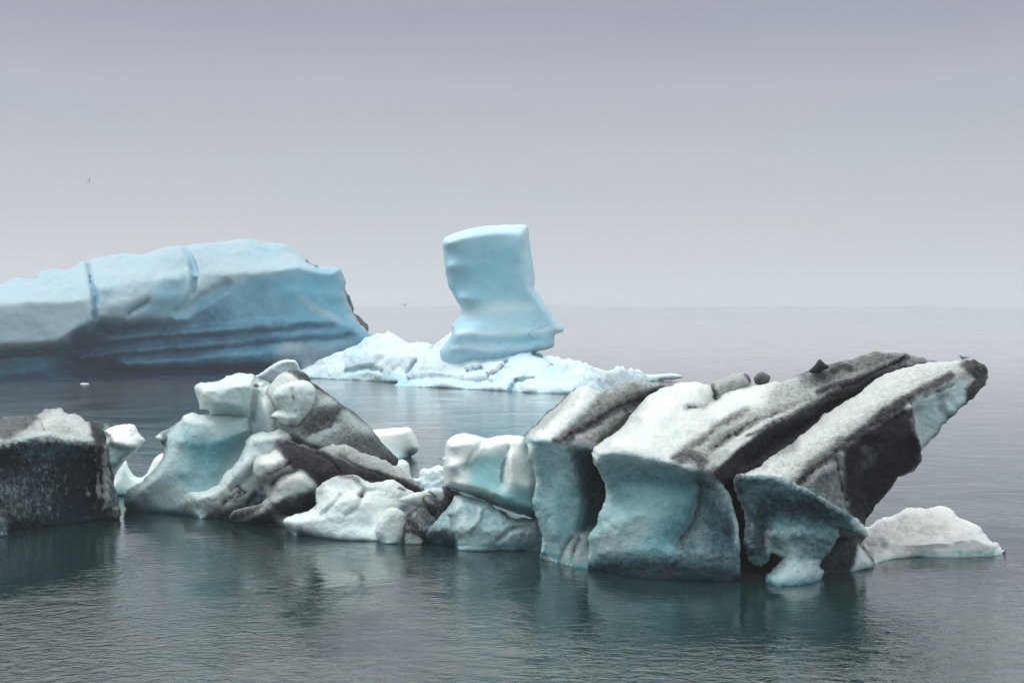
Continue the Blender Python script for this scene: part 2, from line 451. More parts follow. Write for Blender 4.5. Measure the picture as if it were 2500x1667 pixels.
def hills():
    nx, ny = 160, 24
    X = np.linspace(-2600, 2600, nx); Yd = np.linspace(0, 1, ny)
    V = []
    for j, t in enumerate(Yd):
        for i, x in enumerate(X):
            V.append((x * 2.1, 3400 + 900 * t, 0))
    V = np.array(V, float)
    t = (V[:, 1] - 3400) / 900
    hgt = 36 + 16 * fbm(np.c_[V[:, 0] / 500, V[:, 1] / 900, np.zeros(len(V))], 4) + 6 * fbm(np.c_[V[:, 0] / 120, V[:, 1] / 200, np.ones(len(V))], 3)
    V[:, 2] = -2 + hgt * np.sin(np.clip(t, 0, 1) * math.pi) ** .7
    Fc = [(j * nx + i, j * nx + i + 1, (j + 1) * nx + i + 1, (j + 1) * nx + i) for j in range(ny - 1) for i in range(nx - 1)]
    me = bpy.data.meshes.new("far_shore"); me.from_pydata(V.tolist(), [], Fc)
    N = NT("moraine"); tcx = N.n("ShaderNodeTexCoord").outputs['Object']
    c = N.mix(N.noise(tcx, .01, 5), (.10, .10, .10), (.2, .19, .18))
    b = N.n("ShaderNodeBsdfPrincipled", {'Base Color': c, 'Roughness': .95}); N.n("ShaderNodeOutputMaterial", {0: b.outputs[0]})
    me.materials.append(N.m); me.polygons.foreach_set("use_smooth", [True] * len(me.polygons))
    tag(link(bpy.data.objects.new("far_shore", me)), "faint low shoreline fading into fog on the horizon", None, None, "structure")
hills()

def haze(density=0.00054, color=(.77, .81, .87)):
    me = bpy.data.meshes.new("haze")
    x, y0, y1, z0, z1 = 8400, -40, 7000, -1.0, 90
    v = [(-x, y0, z0), (x, y0, z0), (x, y1, z0), (-x, y1, z0), (-x, y0, z1), (x, y0, z1), (x, y1, z1), (-x, y1, z1)]
    me.from_pydata(v, [], [(0, 3, 2, 1), (4, 5, 6, 7), (0, 1, 5, 4), (1, 2, 6, 5), (2, 3, 7, 6), (3, 0, 4, 7)])
    N = NT("haze_air")
    p = N.n("ShaderNodeVolumePrincipled", {'Color': (*color, 1), 'Density': density, 'Anisotropy': 0.2})
    N.n("ShaderNodeOutputMaterial", {'Volume': p.outputs[0]})
    me.materials.append(N.m)
    tag(link(bpy.data.objects.new("haze", me)), "pale fog over the lagoon", None, None, "stuff")
haze()

exec_parts = True
# ================================================================== FAR ICE
def loc(x, y, Z=S0):
    X, Y = Z[0] + x / Z[2], Z[1] + y / Z[2]; D = Yw(Y); return ((X - CX) / F * D, D, 0)

t = empty("iceberg", loc(1100, 980, Z1), "long pale blue iceberg with dark striped undercut at the left edge", "iceberg")
ice("ice_body", t, M_FAR, Z1,
    [(-420, 430, 6), (-200, 385, 6), (0, 378, 5), (70, 335, 5), (140, 332, 5), (210, 350, 5), (245, 300, 6), (310, 282, 7), (380, 275, 8), (440, 285, 8),
     (490, 262, 8), (560, 228, 8), (620, 210, 8), (780, 180, 8), (900, 172, 8), (1000, 150, 8), (1080, 130, 8), (1160, 132, 8), (1300, 112, 9), (1420, 100, 10),
     (1520, 82, 10), (1590, 80, 10), (1660, 95, 10), (1730, 112, 10), (1810, 118, 10), (1870, 150, 10), (1950, 215, 9), (1990, 245, 6), (2060, 262, 4), (2160, 272, 3),
     (2178, 295, 3), (2190, 350, 3), (2192, 420, 3), (2220, 490, 3), (2250, 570, 3), (2290, 630, 3), (2350, 690, 3), (2420, 740, 3), (2480, 800, 3), (2440, 860, 2),
     (2300, 900, 0), (2150, 940, 'w'), (1950, 962, 'w'), (1600, 965, 'w'), (1250, 972, 'w'), (800, 982, 'w'), (500, 986, 'w'), (0, 992, 'w'), (-420, 1000, 'w')],
    Y0=168, wline=[(-420, 1000), (0, 992), (500, 986), (800, 982), (1250, 972), (1950, 962), (2480, 950)], eo=6, step=4.5, bulge=(1.2, 22), thick=16, back_r=140, warp=3, seed=1,
    lines=[
        [(-420, 740, -3), (0, 770, -3), (200, 765, -3), (420, 735, -3), (470, 680, -3), (560, 625, -2), (610, 600, -2), (800, 590, -1.5), (1000, 600, -.5), (1200, 600, 0)],
        [(-420, 520, -2.5), (0, 500, -2.2), (300, 480, -2.5), (520, 480, -2)],
        [(640, 400, -1), (900, 350, 0), (1150, 330, -1)],
        [(700, 520, -2), (900, 470, -1.5), (1150, 450, -1)],
        [(1300, 300, 2.5), (1500, 300, 2), (1700, 290, 1.0), (1900, 255, .6), (2050, 285, .6), (2160, 300, .8)],
        [(1250, 560, 1), (1500, 420, 2), (1720, 400, 2), (1900, 430, .5), (2150, 450, 1.2)],
        [(620, 665, 2.5), (900, 660, 2.5), (1200, 640, 2.8), (1600, 610, 2.5), (1900, 590, 1.2), (2150, 600, .5)],
        [(480, 760, 4.5), (700, 725, 1.6), (1200, 680, 1.2), (1700, 640, 1.0), (2050, 640, .6), (2250, 640, .8)],
        [(450, 800, 5.0), (800, 760, 3.4), (1400, 700, 2.6), (1900, 655, 1.8), (2200, 660, 1.0)],
        [(500, 850, 3.5), (900, 810, 2.2), (1500, 745, 1.8), (2000, 700, 1.0), (2300, 700, 1.0)],
        [(420, 880, 5.4), (1000, 830, 3.6), (1600, 765, 2.8), (2000, 720, 1.6), (2300, 730, 1.0)],
        [(760, 870, 2.5), (1200, 850, 1.6), (1700, 810, 1.2), (2200, 770, .5)],
        [(800, 915, 3.5), (1300, 905, 2.8), (1800, 860, 1.8), (2200, 860, 1.0)],
        [(500, 950, 7), (1000, 945, 6.5), (1500, 930, 5.5), (1900, 915, 3.5)],
        [(-420, 830, 3.5), (0, 810, 3), (300, 800, 3.5)], [(-420, 870, 1), (0, 850, .5), (290, 830, 1)], [(-420, 960, 1.4), (0, 950, 1), (290, 910, 1.5)],
    ],
    grooves=[([(550, 225), (575, 330), (600, 470), (612, 600)], 26, 1.5), ([(1180, 130), (1215, 220), (1245, 330), (1230, 420), (1160, 540)], 34, [1.0, 1.4, 1.6, 1.3, .3]),
             ([(935, 485), (880, 520), (820, 560)], 40, 1.0), ([(1200, 270), (1240, 330)], 20, -1), 
             ([(1440, 380), (1300, 470), (1150, 560)], 60, 1.0), ],
    disp=[('f', 7, .55), ('f', 1.8, .12)],
    base=(.26, 0, 0),
    paint=[('B', 'p', [(1640, 330), (1850, 285), (2160, 285), (2190, 420), (2260, 600), (2400, 760), (2300, 800), (1700, 700), (1100, 700), (1300, 520), (1500, 400)], 40, (.85,)),
           ('BD', 'p', [(1440, 385), (1700, 340), (1740, 420), (1860, 500), (1900, 600), (1500, 640), (1100, 660), (900, 640), (960, 620), (1160, 560), (1300, 470)], 35, (.8, .34)),
           ('BD', 'p', [(960, 480), (1000, 400), (1150, 320), (1200, 380), (1160, 540), (1000, 590), (900, 560)], 30, (.6, .12)),
           ('BD', 'p', [(480, 665), (620, 620), (760, 600), (950, 620), (1200, 640), (1800, 620), (1900, 640), (1700, 900), (1900, 960), (1900, 1010), (-420, 1020), (-420, 800), (0, 790), (440, 745)], 34, (1.0, .66)),  # undercut here and below: navy ice bands, with its shade painted in
           ('D', 'l', [(640, 735), (900, 700), (1300, 668), (1800, 628)], 22, (.50,)),
           ('D', 'l', [(700, 820), (1000, 795), (1500, 740), (2000, 700)], 20, (.52,)),
           ('D', 'p', [(780, 860), (1100, 850), (1500, 800), (2000, 740), (2300, 740), (2300, 850), (1800, 860), (1300, 900), (800, 910)], 22, (.42,)),
           ('D', 'p', [(1700, 660), (2000, 640), (2300, 680), (2300, 760), (2100, 900), (1800, 860)], 50, (.32,)),
           ('D', 'l', [(700, 765), (1200, 715), (1800, 655), (2120, 632)], 30, (.66,)),
           ('D', 'l', [(600, 850), (1200, 800), (1800, 735), (2250, 700)], 26, (.66,)),
           ('D', 'p', [(600, 925), (1200, 912), (1500, 890), (1900, 870), (1960, 930), (1960, 1010), (500, 1010)], 24, (.88,)),
           ('D', 'p', [(-420, 860), (0, 845), (300, 825), (300, 905), (0, 965), (-420, 980)], 12, (.45,)),
           ('B', 'l', [(-420, 790), (0, 790), (300, 780), (460, 740)], 26, (.6,)),
           ('BD', 'l', [(555, 270), (580, 340), (605, 480), (612, 600)], 16, (.7, .22)), ('BD', 'l', [(1185, 150), (1215, 220), (1245, 320), (1225, 430), (1170, 530)], 18, (.6, .12)),
           ('BD', 'l', [(935, 490), (880, 520), (800, 570)], 22, (.8, .3)),
           ('R', 'l', [(1960, 222), (2020, 262)], 14, (.75,)), ('B', 'l', [(1650, 150), (1720, 155)], 14, (.7,)),
           ('B', 'p', [(1880, 430), (1960, 480), (2140, 560), (2200, 620), (1980, 560)], 14, (.4,))])
ice("rubble_edge", t, M_BIG, Z1,
    [(2160, 380), (2190, 400), (2205, 420), (2222, 470), (2240, 500), (2250, 560), (2290, 590), (2320, 620), (2345, 650), (2340, 690), (2280, 690), (2200, 620), (2150, 500)],
    Y0=187, step=3, bulge=(1, 10), thick=3, back_r=20, disp=[('r', 1.5, .35)], base=(0, 0, .8), seed=2, label="dark gritty rubble along the right end")

t = empty("iceberg", loc(1250, 1060, Z2), "tall light blue ice pillar rising from a low snowy ice shelf", "iceberg")
ice("pillar", t, M_PILLAR, Z2,
    [(893, 225), (902, 195), (935, 172), (1000, 150), (1100, 126), (1200, 118), (1330, 112), (1378, 116), (1388, 135), (1392, 180), (1402, 260), (1415, 350), (1425, 430), (1420, 475), (1440, 500), (1480, 560),
     (1540, 650), (1592, 718), (1572, 735), (1540, 745), (1540, 810), (1500, 828), (1440, 845), (1420, 900, 2), (1300, 960, 0), (1000, 950, 0), (884, 890, 1), (880, 832), (927, 772), (950, 725), (945, 690), (1000, 635),
     (1000, 595), (965, 530), (930, 470), (912, 390), (900, 300)],
    Y0=154.3, eo=1.5, step=4, bulge=(1.2, 14), thick=8, back_r=60, warp=1.5, seed=4, rough_edge=.5,
    lines=[[(905, 225, -.8), (1000, 185, -1), (1200, 155, -1), (1350, 150, -.8)],
           [(1350, 150, -1.2), (1355, 300, -1.4), (1370, 420, -1.4), (1400, 480, -1.4), (1500, 620, -1), (1570, 715, -.4)],
           [(920, 350, -.6), (1350, 350, -1.2)], [(980, 540, -.9), (1200, 540, -1.2), (1400, 560, -1.3)],
           [(960, 735, -2.2), (1200, 748, -2.6), (1400, 742, -2.2), (1560, 722, -.8)],
           [(960, 775, -1.9), (1200, 785, -2.1), (1500, 770, -1.2)],
           [(960, 830, -2.1), (1200, 840, -2.5), (1500, 820, -1.4)]],
    disp=[('f', 5, .10), ('f', 1.2, .05)], base=(.66, .0, 0),
    paint=[('B', 'l', [(900, 200), (1000, 150), (1200, 118), (1390, 112)], 60, (.42,)), ('B', 'p', [(930, 250), (1340, 220), (1350, 520), (1000, 540)], 40, (.88,)),
           ('B', 'l', [(1000, 620), (1200, 590), (1400, 590)], 40, (.42,)), ('B', 'l', [(980, 735), (1200, 745), (1560, 720)], 25, (.35,)),
           ('B', 'l', [(960, 775), (1200, 785), (1520, 770)], 20, (.75,)), ('B', 'l', [(960, 815), (1200, 830), (1500, 818)], 22, (.4,)),
           ('BD', 'l', [(960, 840), (1150, 850)], 14, (.8, .2)), ('B', 'l', [(1370, 160), (1400, 440), (1560, 700)], 16, (.5,))])
ice("snow_shelf", t, M_SNOW, Z2,
    [(30, 985, .5), (80, 948, 1), (140, 915, 2), (240, 872, 3), (320, 835, 4), (400, 800, 5), (450, 755, 6), (500, 742, 7), (560, 742, 8), (592, 722, 9), (606, 745, 10), (650, 775, 11), (720, 790, 12), (800, 812, 12), (850, 826, 12), (885, 795, 12.5), (915, 765, 13), (945, 738, 13),
     (1010, 770, 14), (1200, 800, 13), (1400, 830, 12), (1480, 866, 10), (1560, 875, 9), (1650, 890, 8), (1750, 918, 6), (1840, 955, 3), (1920, 945, 2), (1980, 950, 1), (2050, 968, 0),
     (2130, 1003, 'w'), (2000, 1035, 'w'), (1800, 1070, 'w'), (1650, 1085, 'w'), (1400, 1078, 'w'), (1300, 1070, 'w'), (1000, 1055, 'w'), (800, 1045, 'w'), (610, 1040, 'w'), (640, 1022, 'w'), (500, 1010, 'w'), (330, 1002, 'w'), (200, 997, 'w'), (60, 994, 'w')],
    Y0=150, eo=8, step=4, bulge=(.6, 20), thick=8, back_r=60, warp=4, seed=6, rough_edge=1.0,
    wline=[(90, 992), (330, 1002), (500, 1010), (640, 1024), (800, 1045), (1300, 1070), (1650, 1085), (1800, 1070), (2130, 1003), (2300, 1000)],
    lines=[[(400, 880, 2), (700, 870, 5), (900, 880, 6), (1100, 900, 6), (1300, 910, 5), (1500, 920, 5), (1800, 970, 3)],
           [(350, 960, .5), (600, 960, 1.8), (900, 975, 3), (1150, 960, 3.5), (1400, 960, 3.4), (1700, 1000, 2.4)],
           [(200, 985, .1), (330, 990, .2), (500, 995, .2), (680, 1018, .3), (900, 1020, .5), (1200, 1035, .5), (1400, 1040, .5), (1650, 1055, .5)]],
    grooves=[([(700, 1000), (850, 985), (1000, 1010), (1180, 1020)], 30, 1.5), ([(1290, 1060), (1320, 1010), (1420, 1005)], 22, 1.6), ([(1040, 960), (1110, 940)], 25, 2),
             ([(350, 950), (480, 940), (540, 955)], 25, 1.5), ([(1150, 990), (1210, 960), (1260, 900)], 26, 2), ([(1420, 850), (1450, 870), (1520, 930)], 26, 2.5), ([(690, 960), (740, 900)], 20, 1.5)],
    disp=[('f', 4.5, .8), ('f', 1.6, .42), ('r', .9, .10)], base=(.22, 0, 0),
    paint=[('B', 'l', [(1000, 850), (1440, 860), (1520, 940)], 45, (.55,)), ('BD', 'l', [(1415, 850), (1450, 870)], 20, (.9, .1)), ('B', 'l', [(1040, 955), (1110, 940)], 18, (.9,)),
           ('B', 'l', [(400, 880), (380, 840), (450, 770)], 40, (.55,)), ('BD', 'l', [(360, 945), (520, 950)], 18, (.5, .2)), ('BD', 'l', [(1130, 990), (1210, 975)], 25, (.6, .15)),
           ('B', 'l', [(560, 990), (680, 1000)], 30, (.6,)), ('B', 'l', [(1280, 1060), (1290, 1010)], 22, (.6,)), ('B', 'l', [(1500, 1000), (1700, 1000)], 30, (.45,))])
ice("thin_ice_tongue", t, M_SNOW, Z2, [(1880, 985), (2000, 975), (2120, 972), (2200, 968), (2262, 978), (2275, 990), (2240, 1000), (2190, 1006), (2140, 1008, 'w'), (2000, 1012, 'w'), (1900, 1012, 'w')],
    Y0=165, eo=1.5, step=3, bulge=(.5, 10), thick=2, back_r=20, disp=[('f', 1, .10)], base=(.1, .0, 0), seed=7)

t = empty("ice_floe", loc(1150, 238, Z4), "small pale blue ice lump peeking out just above the jagged iceberg's left peak", "ice floe")
ice("ice_body", t, M_SNOW, Z4, [(930, 215), (960, 188), (1010, 160), (1060, 122), (1110, 92), (1180, 74), (1240, 76), (1262, 105), (1275, 150), (1330, 190), (1345, 225, 'w'), (1150, 242, 'w'), (930, 240, 'w')],
    Y0=160, eo=2, step=3.5, bulge=(1.0, 12), thick=4, back_r=30, disp=[('f', 2.5, .4), ('f', .8, .12)], base=(.3, 0, 0), seed=8,
    paint=[('B', 'l', [(1110, 92), (1240, 76), (1262, 110)], 30, (.25,))])

# ================================================================== LEFT DARK BERG
t = empty("iceberg", loc(400, 1320, Z3), "dark clear iceberg with grimy white top at the left edge of the near water", "iceberg")
ice("ice_body", t, M_DARK, Z3,
    [(-500, 340, 3), (-200, 300, 3), (0, 285, 3), (60, 270, 3), (180, 258, 3), (330, 250, 3), (400, 225, 3), (480, 210, 3), (560, 220, 3), (650, 255, 2.6), (740, 290, 2.2), (830, 325, 1.8), (900, 325, 1.8), (950, 345, 1.6),
     (1000, 350, 1.2), (1050, 380, .8), (1080, 560, .4), (1075, 700, .3), (1080, 850, .3), (1080, 930, .3), (1098, 1020, .2), (1112, 1080, .2), (1132, 1140, 0), (1128, 1200, 0),
     (1112, 1240, 'w'), (1000, 1240, 'w'), (900, 1242, 'w'), (870, 1252, 'w'), (600, 1290, 'w'), (300, 1315, 'w'), (95, 1340, 'w'), (75, 1385, 'w'), (0, 1405, 'w'), (-500, 1440, 'w')],
    Y0=50.5, wline=[(-500, 1400), (0, 1370), (300, 1315), (600, 1290), (870, 1252), (1100, 1240), (1400, 1236)], step=4, bulge=(.25, 14), thick=4, back_r=80, seed=11, rough_edge=2.6,
    lines=[[(-500, 570, 0), (0, 540, .0), (150, 510, .0), (300, 480, .1), (500, 475, .0), (680, 500, .1), (850, 520, .3), (1050, 540, .1)],
           [(0, 420, 1.2), (300, 410, 1.2), (560, 400, .9), (800, 430, 1.0)],
           [(-500, 800, .6), (0, 760, .5), (300, 700, .5), (600, 700, .6), (800, 700, .8), (960, 700, .3)],
           [(-500, 1100, .0), (0, 1000, .1), (400, 1050, .3), (780, 1000, .7), (960, 1000, .2)],
           [(880, 560, .6), (890, 900, .9), (880, 1200, .5)], [(1020, 620, .1), (1010, 900, .0), (1010, 1150, -.2)]],
    grooves=[([(400, 330), (420, 400)], 40, .25), ([(980, 780), (970, 900), (990, 1000)], 30, .3)],
    disp=[('f', 1.6, .18), ('r', (.35, .35, 1.4), .07), ('r', .6, .06), ('f', .2, .03)], base=(.5, .84, .12),
    paint=[('BDR', 'p', [(-500, 340), (0, 285), (330, 250), (480, 200), (650, 240), (850, 320), (900, 500), (680, 500), (500, 470), (300, 475), (150, 500), (0, 530), (-500, 560)], 14, (.1, .12, .30)),
           ('R', 'p', [(-500, 320), (0, 280), (340, 240), (380, 290), (250, 400), (60, 480), (-500, 480)], 18, (.72,)),
           ('DR', 'l', [(420, 340), (560, 270), (700, 330), (850, 440)], 60, (.05, .12)), ('DR', 'l', [(170, 490), (400, 450), (700, 470), (850, 500)], 26, (.0, .05)),
           ('R', 'l', [(860, 330), (910, 400), (960, 500), (1040, 480)], 42, (.75,)),
           ('BD', 'p', [(150, 520), (500, 490), (860, 540), (760, 700), (500, 720), (200, 680)], 60, (1.0, .66)),
            ('D', 'p', [(-100, 850), (200, 880), (480, 960), (420, 1180), (200, 1240), (-100, 1300)], 110, (.66,)),
           ('D', 'l', [(1020, 800), (1060, 1000), (1100, 1200)], 50, (.62,)), ('D', 'l', [(-60, 1180), (50, 1280), (20, 1400)], 60, (.5,)),
           ('D', 'l', [(600, 700), (760, 900), (780, 1200)], 120, (.97,))])
ice("overhanging_ledge", t, M_FLOE, Z3,
    [(1000, 400), (1040, 372), (1100, 345), (1180, 330), (1240, 328), (1290, 350), (1318, 400), (1355, 440), (1398, 480), (1370, 510), (1330, 560), (1270, 620), (1210, 665), (1150, 725), (1105, 790), (1085, 850), (1060, 760), (1030, 660), (1020, 560)],
    Y0=52.9, eo=.4, step=3.2, bulge=(.5, 22), thick=1.2, back_r=40, seed=12, rough_edge=1.8,
    lines=[[(1060, 500, -.25), (1150, 520, -.3), (1330, 530, -.1)], [(1090, 700, .1), (1250, 600, .1)]],
    disp=[('f', .5, .07), ('f', .15, .03)], base=(.12, 0, .02),
    paint=[('BD', 'p', [(1010, 530), (1130, 525), (1320, 545), (1200, 690), (1090, 800), (1020, 700)], 16, (.75, .22)), ('BDR', 'l', [(1330, 570), (1200, 680), (1090, 800)], 26, (.3, .25, .1)), ('R', 'l', [(1000, 420), (1060, 460), (1060, 520)], 36, (.6,))],
    label="white frosty ledge jutting right over pale teal ice")

t = empty("ice_floe", loc(1300, 1010, Z3), "smooth pale turquoise curved ice floe in the gap right of the dark iceberg", "ice floe")
ice("ice_body", t, M_FLOE, Z3,
    [(960, 930), (1040, 890), (1090, 850), (1140, 760), (1205, 675), (1228, 740), (1280, 820), (1330, 845), (1372, 838), (1440, 750), (1472, 670), (1550, 610), (1640, 620), (1740, 760), (1780, 1000, 'w'), (1400, 1010, 'w'), (1200, 1000, 'w'), (960, 992, 'w')],
    Y0=60, eo=1, step=3.5, bulge=(.7, 16), thick=2, back_r=40, disp=[('f', 1.2, .1)], base=(.42, 0, 0), seed=13, rough_edge=.4,
    paint=[('B', 'l', [(1230, 740), (1330, 845), (1440, 750), (1550, 610)], 30, (.1,)), ('B', 'l', [(1000, 980), (1300, 990)], 50, (.75,))])

# ================================================================== JAGGED BERG (centre left)
t = empty("iceberg", loc(1000, 1270, Z4), "jagged iceberg of white, teal and black streaked blocks stacked to a sharp peak", "iceberg")
ice("upper_left_block", t, M_NEAR, Z4,
    [(520, 285), (528, 265), (560, 248), (600, 256), (650, 248), (680, 240), (740, 205), (800, 192), (870, 188), (920, 190), (960, 205), (1000, 225), (1070, 255), (1130, 300), (1200, 420), (1200, 600), (1100, 680), (960, 660), (900, 560), (850, 500), (760, 480), (640, 478), (615, 450), (580, 432), (553, 435), (540, 380), (525, 330)],
    Y0=55.3, eo=.6, step=3.6, bulge=(.9, 34), thick=2.5, back_r=60, seed=21, rough_edge=1.4,
    lines=[[(600, 300, -.3), (800, 260, -.4), (940, 260, 0)], [(640, 400, -.4), (800, 400, -.3), (930, 420, .5)], [(960, 330, .6), (940, 420, .7), (930, 520, .7)], [(1000, 400, 0), (1040, 500, 0), (1060, 600, .2)]],
    grooves=[([(950, 250), (940, 340), (935, 430), (930, 520)], 34, .35), ([(1000, 230), (960, 270)], 20, .1)],
    disp=[('f', 1.1, .14), ('f', .35, .04)], base=(.22, 0, .0),
    paint=[('B', 'p', [(640, 300), (900, 300), (930, 430), (800, 460), (640, 430)], 40, (.5,)), ('B', 'l', [(640, 470), (830, 440), (1000, 560)], 40, (.55,)), ('R', 'l', [(950, 205), (1000, 225), (1060, 252)], 20, (.62,)), ('R', 'l', [(950, 260), (990, 265), (1060, 250)], 14, (.5,)),
           ('B', 'l', [(950, 470), (1000, 560), (980, 600)], 30, (.6,)), ('R', 'l', [(1050, 290), (1040, 320)], 20, (.3,))])
ice("peak_slab", t, M_BIG, Z4,
    [(1190, 158), (1230, 172), (1290, 215), (1380, 262), (1460, 318), (1560, 395), (1660, 468), (1750, 545), (1790, 585), (1850, 665), (1920, 738), (1975, 785), (1978, 820), (1965, 850), (1900, 900), (1700, 1000), (1300, 900), (1150, 750), (1120, 640), (1080, 560), (1090, 470), (1080, 400), (1025, 335), (1035, 290), (1065, 255), (1110, 200), (1150, 172)],
    Y0=53.5, eo=1.4, step=4, bulge=(.15, 12), thick=2.4, back_r=60, seed=22, rough_edge=.5,
    lines=[[(1190, 200, 1.0), (1300, 250, 1.0), (1440, 340, 1.1), (1640, 480, 1.1), (1780, 610, 1.0), (1940, 800, 1.0)],
           [(1100, 400, 0.1), (1200, 620, -.3), (1500, 740, -.2), (1800, 800, .2)]],
    grooves=[([(1560, 430), (1440, 530), (1300, 620)], 50, .08), ([(1380, 300), (1320, 420), (1270, 540)], 30, .10)],
    disp=[('f', 1.8, .07), ('g', .4, .02)], base=(.30, .38, .46),
    paint=[('BDR', 'p', [(1025, 330), (1110, 190), (1190, 160), (1280, 230), (1360, 290), (1300, 330), (1060, 380)], 20, (.1, 0, .05)),
           ('R', 'l', [(1190, 158), (1290, 215), (1460, 318), (1660, 468), (1790, 590), (1920, 738), (1975, 800)], 22, (.95,)), ('R', 'l', [(1250, 190), (1310, 232), (1280, 235)], 22, (.8,)),
           ('DR', 'p', [(1400, 350), (1480, 350), (1550, 400), (1520, 440), (1400, 420)], 22, (.0, .20)),
           ('R', 'p', [(1420, 430), (1540, 400), (1600, 440), (1480, 560), (1320, 620), (1290, 560)], 30, (.72,)),
           ('DR', 'l', [(1600, 490), (1700, 560), (1780, 610)], 50, (.1, .30)), ('DR', 'l', [(1520, 560), (1400, 640), (1330, 680)], 40, (.15, .22)),
           ('DR', 'p', [(1560, 640), (1800, 620), (1980, 800), (1940, 840), (1700, 760), (1500, 740)], 40, (.35, .72)), ('R', 'l', [(1560, 430), (1480, 560), (1340, 620)], 14, (.85,))])
ice("upper_white_lump", t, M_NEAR, Z4,
    [(1078, 330), (1100, 290), (1150, 265), (1200, 245), (1300, 234), (1345, 250), (1382, 290), (1380, 350), (1345, 430), (1300, 500), (1270, 545), (1230, 560), (1180, 556), (1130, 535), (1100, 510), (1060, 505), (1058, 488), (1090, 465), (1140, 442), (1120, 405), (1085, 365)],
    Y0=53.0, eo=.3, step=3.2, bulge=(.6, 26), thick=1.2, back_r=40, seed=23, rough_edge=1.0,
    grooves=[([(1215, 300), (1225, 380), (1200, 440)], 34, .10), ([(1140, 430), (1180, 470), (1230, 460)], 30, .12)],
    disp=[('f', .8, .10), ('f', .25, .03)], base=(.16, 0, .0),
    paint=[('BD', 'p', [(1210, 420), (1340, 340), (1300, 500), (1240, 550), (1210, 520)], 24, (.35, .12)), ('R', 'l', [(1058, 495), (1100, 512)], 18, (.8,)), ('R', 'l', [(1110, 395), (1135, 440)], 9, (.8,)), ('R', 'l', [(1120, 360), (1220, 350)], 24, (.28,))])
ice("left_fin", t, M_NEAR, Z4,
    [(238, 655), (230, 630), (262, 610), (310, 590), (400, 530), (430, 490), (490, 463), (560, 478), (620, 480), (700, 462), (780, 432), (830, 450), (900, 448), (940, 480), (950, 520), (960, 580), (1000, 610), (1100, 650), (1150, 900), (900, 1150, .6), (700, 1190, 0), (560, 1208, 'w'), (500, 1192, 'w'), (370, 1178, 'w'), (200, 1166, 'w'), (40, 1152, 'w'),
     (8, 1130, 0), (8, 1090, 0), (38, 1012, .2), (120, 960, .4), (200, 890, .6), (260, 820, .8), (285, 740, .8), (290, 700, .8), (268, 672, .8)],
    Y0=55, eo=1.2, step=4, bulge=(.35, 24), thick=3, back_r=80, seed=24,
    lines=[[(430, 520, .5), (620, 540, .3), (780, 520, .3), (900, 500, .3)], [(400, 660, .0), (560, 700, .15), (700, 660, .0), (900, 580, .1)],
           [(300, 760, .5), (330, 800, .1), (230, 940, -.2), (60, 1080, 0)], [(420, 900, -.3), (560, 860, .0), (680, 860, .2)], [(250, 1050, .1), (400, 1020, -.3), (520, 980, -.4)], [(100, 1130, .5), (300, 1150, -.05), (500, 1170, -.8)], [(900, 620, .8), (760, 820, .9), (660, 960, .2), (500, 1080, -.5)]],
    grooves=[([(540, 740), (530, 900), (500, 980)], 70, .12)],
    disp=[('f', 1.5, .10), ('f', .3, .02)], base=(.52, .08, .0),
    paint=[('B', 'l', [(440, 490), (620, 500), (780, 450), (930, 470)], 50, (.12,)), ('B', 'l', [(960, 530), (880, 640)], 60, (.6,)), ('BD', 'p', [(440, 650), (640, 640), (850, 600), (800, 760), (640, 900), (500, 900)], 60, (1.0, .22)),
           ('BD', 'p', [(380, 800), (560, 860), (720, 900), (500, 1050), (340, 960)], 60, (.8, .24)),
           ('R', 'l', [(262, 625), (310, 600), (420, 500)], 22, (.6,)), ('R', 'l', [(275, 680), (290, 740), (240, 850), (120, 960), (20, 1060)], 40, (.45,)), ('R', 'l', [(300, 640), (285, 680)], 24, (.85,)),
           ('BDR', 'l', [(240, 640), (255, 628)], 24, (0, 0, 0)), ('BD', 'l', [(60, 1140), (300, 1120), (540, 1190)], 40, (.5, .1)), ('BDR', 'p', [(60, 1110), (250, 1020), (420, 960), (420, 1150), (200, 1160), (60, 1150)], 30, (.45, .06, .04))])
